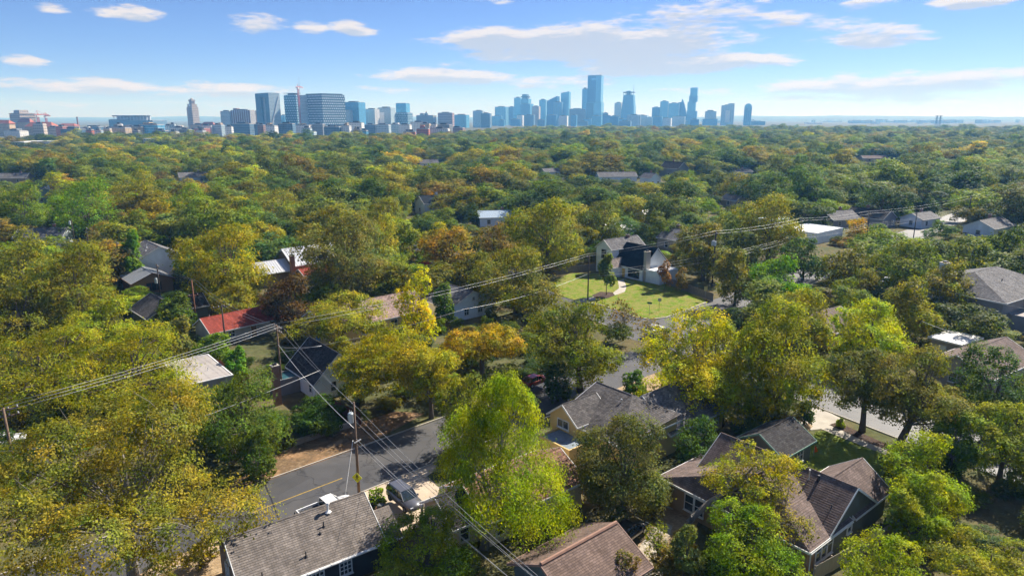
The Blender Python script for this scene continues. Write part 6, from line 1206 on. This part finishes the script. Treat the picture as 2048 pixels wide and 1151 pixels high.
for i, (a, b) in enumerate(((0, 1), (.04, .82), (.16, .96), (.24, .92))): t.blk(a, b, .05, .95, zz[i] + (.1 if i else 0), zz[i + 1], F['azure' if i % 2 else 'blue'], 'stacked_stage', i == 3)
t = Tower(1405, 1436, D - 100, 'two-tier block right of the stacked tower', 12, .6); t.blk(0, 1, 0, 1, 0, t.z(238), F['blue']); t.blk(.15, .9, .1, .9, t.z(238) + 1.3, t.z(223), F['pale'], 'upper_tier'); t.plant(.3, .7, .3, .7, t.z(223), 6)
t, z = simple(1441, 1469, 211, D - 100, 'pale', 'broad standalone tower with white mid panel', 18, .6, fins=6); t.blk(.5, 1, .1, .9, z + 1.3, z + 9, F['pale'], 'upper_block'); MB().box((-t.w*.15, -t.d/2 - .8, z*.15), (t.w*.2, -t.d/2 - .55, z*.75)).build('mid_panel', FW, t.e)
t = Tower(1487, 1504, D - 100, 'slim lone tower with rounded top at the right end of downtown', 20, .8); z = t.z(214); t.blk(0, 1, 0, 1, 0, z, F['cobalt'], cap=False); o = MB(); o.tube([(0, -t.d/2, z - t.w*.02), (0, t.d/2, z - t.w*.02)], t.w/2, 20).build('rounded_top', F['azure'], t.e); t.fins(4, 0, z, FP)
simple(1502, 1531, 243, D, 'slate', 'low dark block beyond the lone rounded tower', 8, .5)
# foot of downtown
rg = random.Random(44)
for i in range(24):
    x = 985 + i * 17 + rg.uniform(-6, 6); w = rg.uniform(12, 28); m = rg.choice(['azure', 'blue', 'slate', 'pale', 'white', 'cobalt']); simple(x, x + w, rg.uniform(230, 243), D - 250 - rg.uniform(0, 350), m, 'low hazy blue block at the foot of the downtown towers', rg.uniform(5, 25), .6, name='city_block', group='low blocks at the foot of downtown')
# --- midrise belt between trees and towers: x0, x1, top y, distance, facade
MID = [(113,166,259,1180,'slate','slate-blue apartment block left of the red brick one'),(164,181,260,1150,'red','red brick mid-rise in the belt below the stadium'),(181,199,262,1170,'pale','pale blue mid-rise right of the red brick one'),(200,216,258,1180,'tan','narrow tan mid-rise right of the pale blue one'),(216,256,256,1200,'tan','wide cream and tan apartment block with bays'),(258,274,262,1200,'grey','small grey block right of the tan apartments'),(272,322,250,1350,'azure','blue glass mid-rise in front of the stadium'),(318,360,252,1400,'white','white stepped mid-rise left of the stone tower'),(300,330,262,1150,'slate','dark mid-rise below the blue glass one'),(330,352,264,1150,'white','small white block below the white stepped mid-rise'),(352,378,260,1200,'grey','grey mid-rise just left of the stone tower'),(396,424,252,1500,'white','white mid-rise beside the stone tower foot'),(420,446,250,1500,'pale','pale mid-rise below the blue-grey slab'),(446,462,254,1300,'white','bright white slim mid-rise below the blue-grey slab'),(460,506,248,1450,'slate','long dark mid-rise below the brown slab'),(505,520,249,1400,'slate','short dark mid-rise end block'),(522,552,252,1350,'white','white mid-rise below the notched tower'),(552,585,253,1400,'tan','buff mid-rise below the crane'),(585,622,251,1500,'white','white and red mid-rise below the dotted towers'),(622,648,249,1500,'grey','grey mid-rise below the broad dotted tower'),(646,680,254,1300,'slate','slate mid-rise left of the bright white block'),(680,700,252,1300,'white','white gabled mid-rise left of the window-grid office'),(697,726,246,1400,'white','bright white office with window grid'),(704,722,259,1100,'tan','sand-coloured cube beside a blue panel'),(716,734,262,1080,'azure','bright blue-panelled low block'),(728,750,250,1500,'slate','slate block right of the bright white office'),(748,780,250,1500,'pale','pale mid-rise row right of the slate block'),(778,800,249,1550,'pale','pale grey mid-rise with flat top'),(796,822,250,1500,'white','white row block left of the long white one'),(820,854,245,1600,'white','long white mid-rise below the domed office'),(832,858,258,1150,'red','orange-brick and white low block'),(856,898,258,1180,'white','white low shops with orange ends'),(812,830,264,1080,'red','small red-fronted building at the tree line'),(898,930,256,1500,'brown','brown low block at the tree line'),(0,46,262,1250,'white','white low block at the left edge'),(90,116,256,1400,'stone','pale stone hall left of the slate-blue apartments'),(240,272,254,1500,'white','white block behind the cream apartments')]
for (x0, x1, yt, Y, m, lab) in MID:
    t, z = simple(x0, x1, yt, Y, m, lab, rg.uniform(6, 24), .45, name='midrise_building'); t.bands(max(2, int(z / 4.5)), 0, z, FW if m in ('white', 'pale', 'tan', 'azure') else ROOFC, .35, .3)
    if rg.random() < .6: a = rg.uniform(.05, .6); t.blk(a, a + .3, .2, .8, z + 1.3, z + 1.3 + rg.uniform(2, 5), F[rg.choice(['white', 'grey', 'tan', m])], 'stair_tower', False)
for i in range(46):
    x = rg.uniform(-20, 940); w = rg.uniform(10, 34); m = rg.choice(['white', 'white', 'tan', 'grey', 'pale', 'brown', 'red', 'slate', 'stone']); simple(x, x + w, rg.uniform(248, 264), rg.uniform(1250, 1800), m, {'white': 'white', 'tan': 'tan', 'grey': 'grey', 'pale': 'pale', 'brown': 'brown', 'red': 'red brick', 'slate': 'slate', 'stone': 'stone'}[m] + ' background block in the mid-rise belt', rg.uniform(3, 28), .5, name='midrise_building', group=m + ' background mid-rise blocks')
# long white roofs at the left tree line
for (x0, x1, yt, Y, lab) in ((-30, 44, 284, 820, 'long white-roofed warehouse at the left edge'), (40, 132, 283, 830, 'second long white-roofed warehouse in the left trees'), (278, 314, 278, 880, 'white box warehouse below the stadium')):
    t = Tower(x0, x1, Y, lab, 4, .3, 'warehouse'); z = max(t.z(yt), 7); t.blk(0, 1, 0, 1, 0, z, F['white'], cap=False); MB().box((-t.w/2 - .5, -t.d/2 - .5, z + .02), (t.w/2 + .5, t.d/2 + .5, z + .7)).build('flat_roof', MEMBRANE, t.e)
# far pale buildings on the hills and power pylons
for i in range(40):
    x = rg.uniform(1400, 2080); Y = rg.uniform(4600, 7800); w = rg.uniform(20, 110); e = empty('far_building', (at_city(x, Y), Y, 0), R(rg.uniform(0, 40)), 'pale speck of a far building on the hazy plain', 'building', 'far pale buildings on the plain'); h_ = rg.uniform(6, 26); MB().box((-w/2, -w/3, 0), (w/2, w/3, h_)).build('wall', F['white'], e); MB().box((-w/2 + 1, -w/3 + 1, h_ + .02), (w/2 - 1, w/3 - 1, h_ + 1.5)).build('flat_roof', MEMBRANE, e)
for x, lab in ((1874, 'left-hand lattice power pylon on the hazy plain'), (1881, 'right-hand lattice power pylon on the hazy plain')):
    Y = 2900; e = empty('power_pylon', (at_city(x, Y), Y, 0), 0, lab, 'pylon'); z = zof(231, Y); o = MB()
    for s in (-1, 1): o.tube([(s*4, -4, 0), (s*1, -1, z)], .7, 4).tube([(s*4, 4, 0), (s*1, 1, z)], .7, 4)
    for k in range(6): o.tube([(-4 + k*.5, 0, z*k/6), (4 - k*.5, 0, z*(k+1)/6)], .35, 4)
    o.build('pylon_mast', DARKST, e)
    for f in (.72, .86, .98): MB().tube([(-9, 0, z*f), (9, 0, z*f)], .6, 4).build('pylon_arm', DARKST, e)
# a few trees stand among the mid-rise blocks
rg2 = random.Random(9)
# ------------------------------------------------------------------ haze
def haze():
    o = MB().box((-9400, -4900, -62), (9400, 13900, 330)).build('haze', None); tag(o, 'thin blue autumn haze over the whole city', 'haze', kind='stuff')
    m = bpy.data.materials.new('haze'); m.use_nodes = True; nt = m.node_tree; nt.nodes.clear(); out = nt.nodes.new('ShaderNodeOutputMaterial'); v = nt.nodes.new('ShaderNodeVolumePrincipled')
    v.inputs['Color'].default_value = (.18, .50, 1.0, 1); v.inputs['Absorption Color'].default_value = (1, 1, 1, 1); v.inputs['Density'].default_value = HAZE_DENSITY; v.inputs['Anisotropy'].default_value = .1
    nt.links.new(v.outputs[0], out.inputs['Volume']); m.cycles.homogeneous_volume = True; o.data.materials.append(m); o.display_type = 'WIRE'
haze()
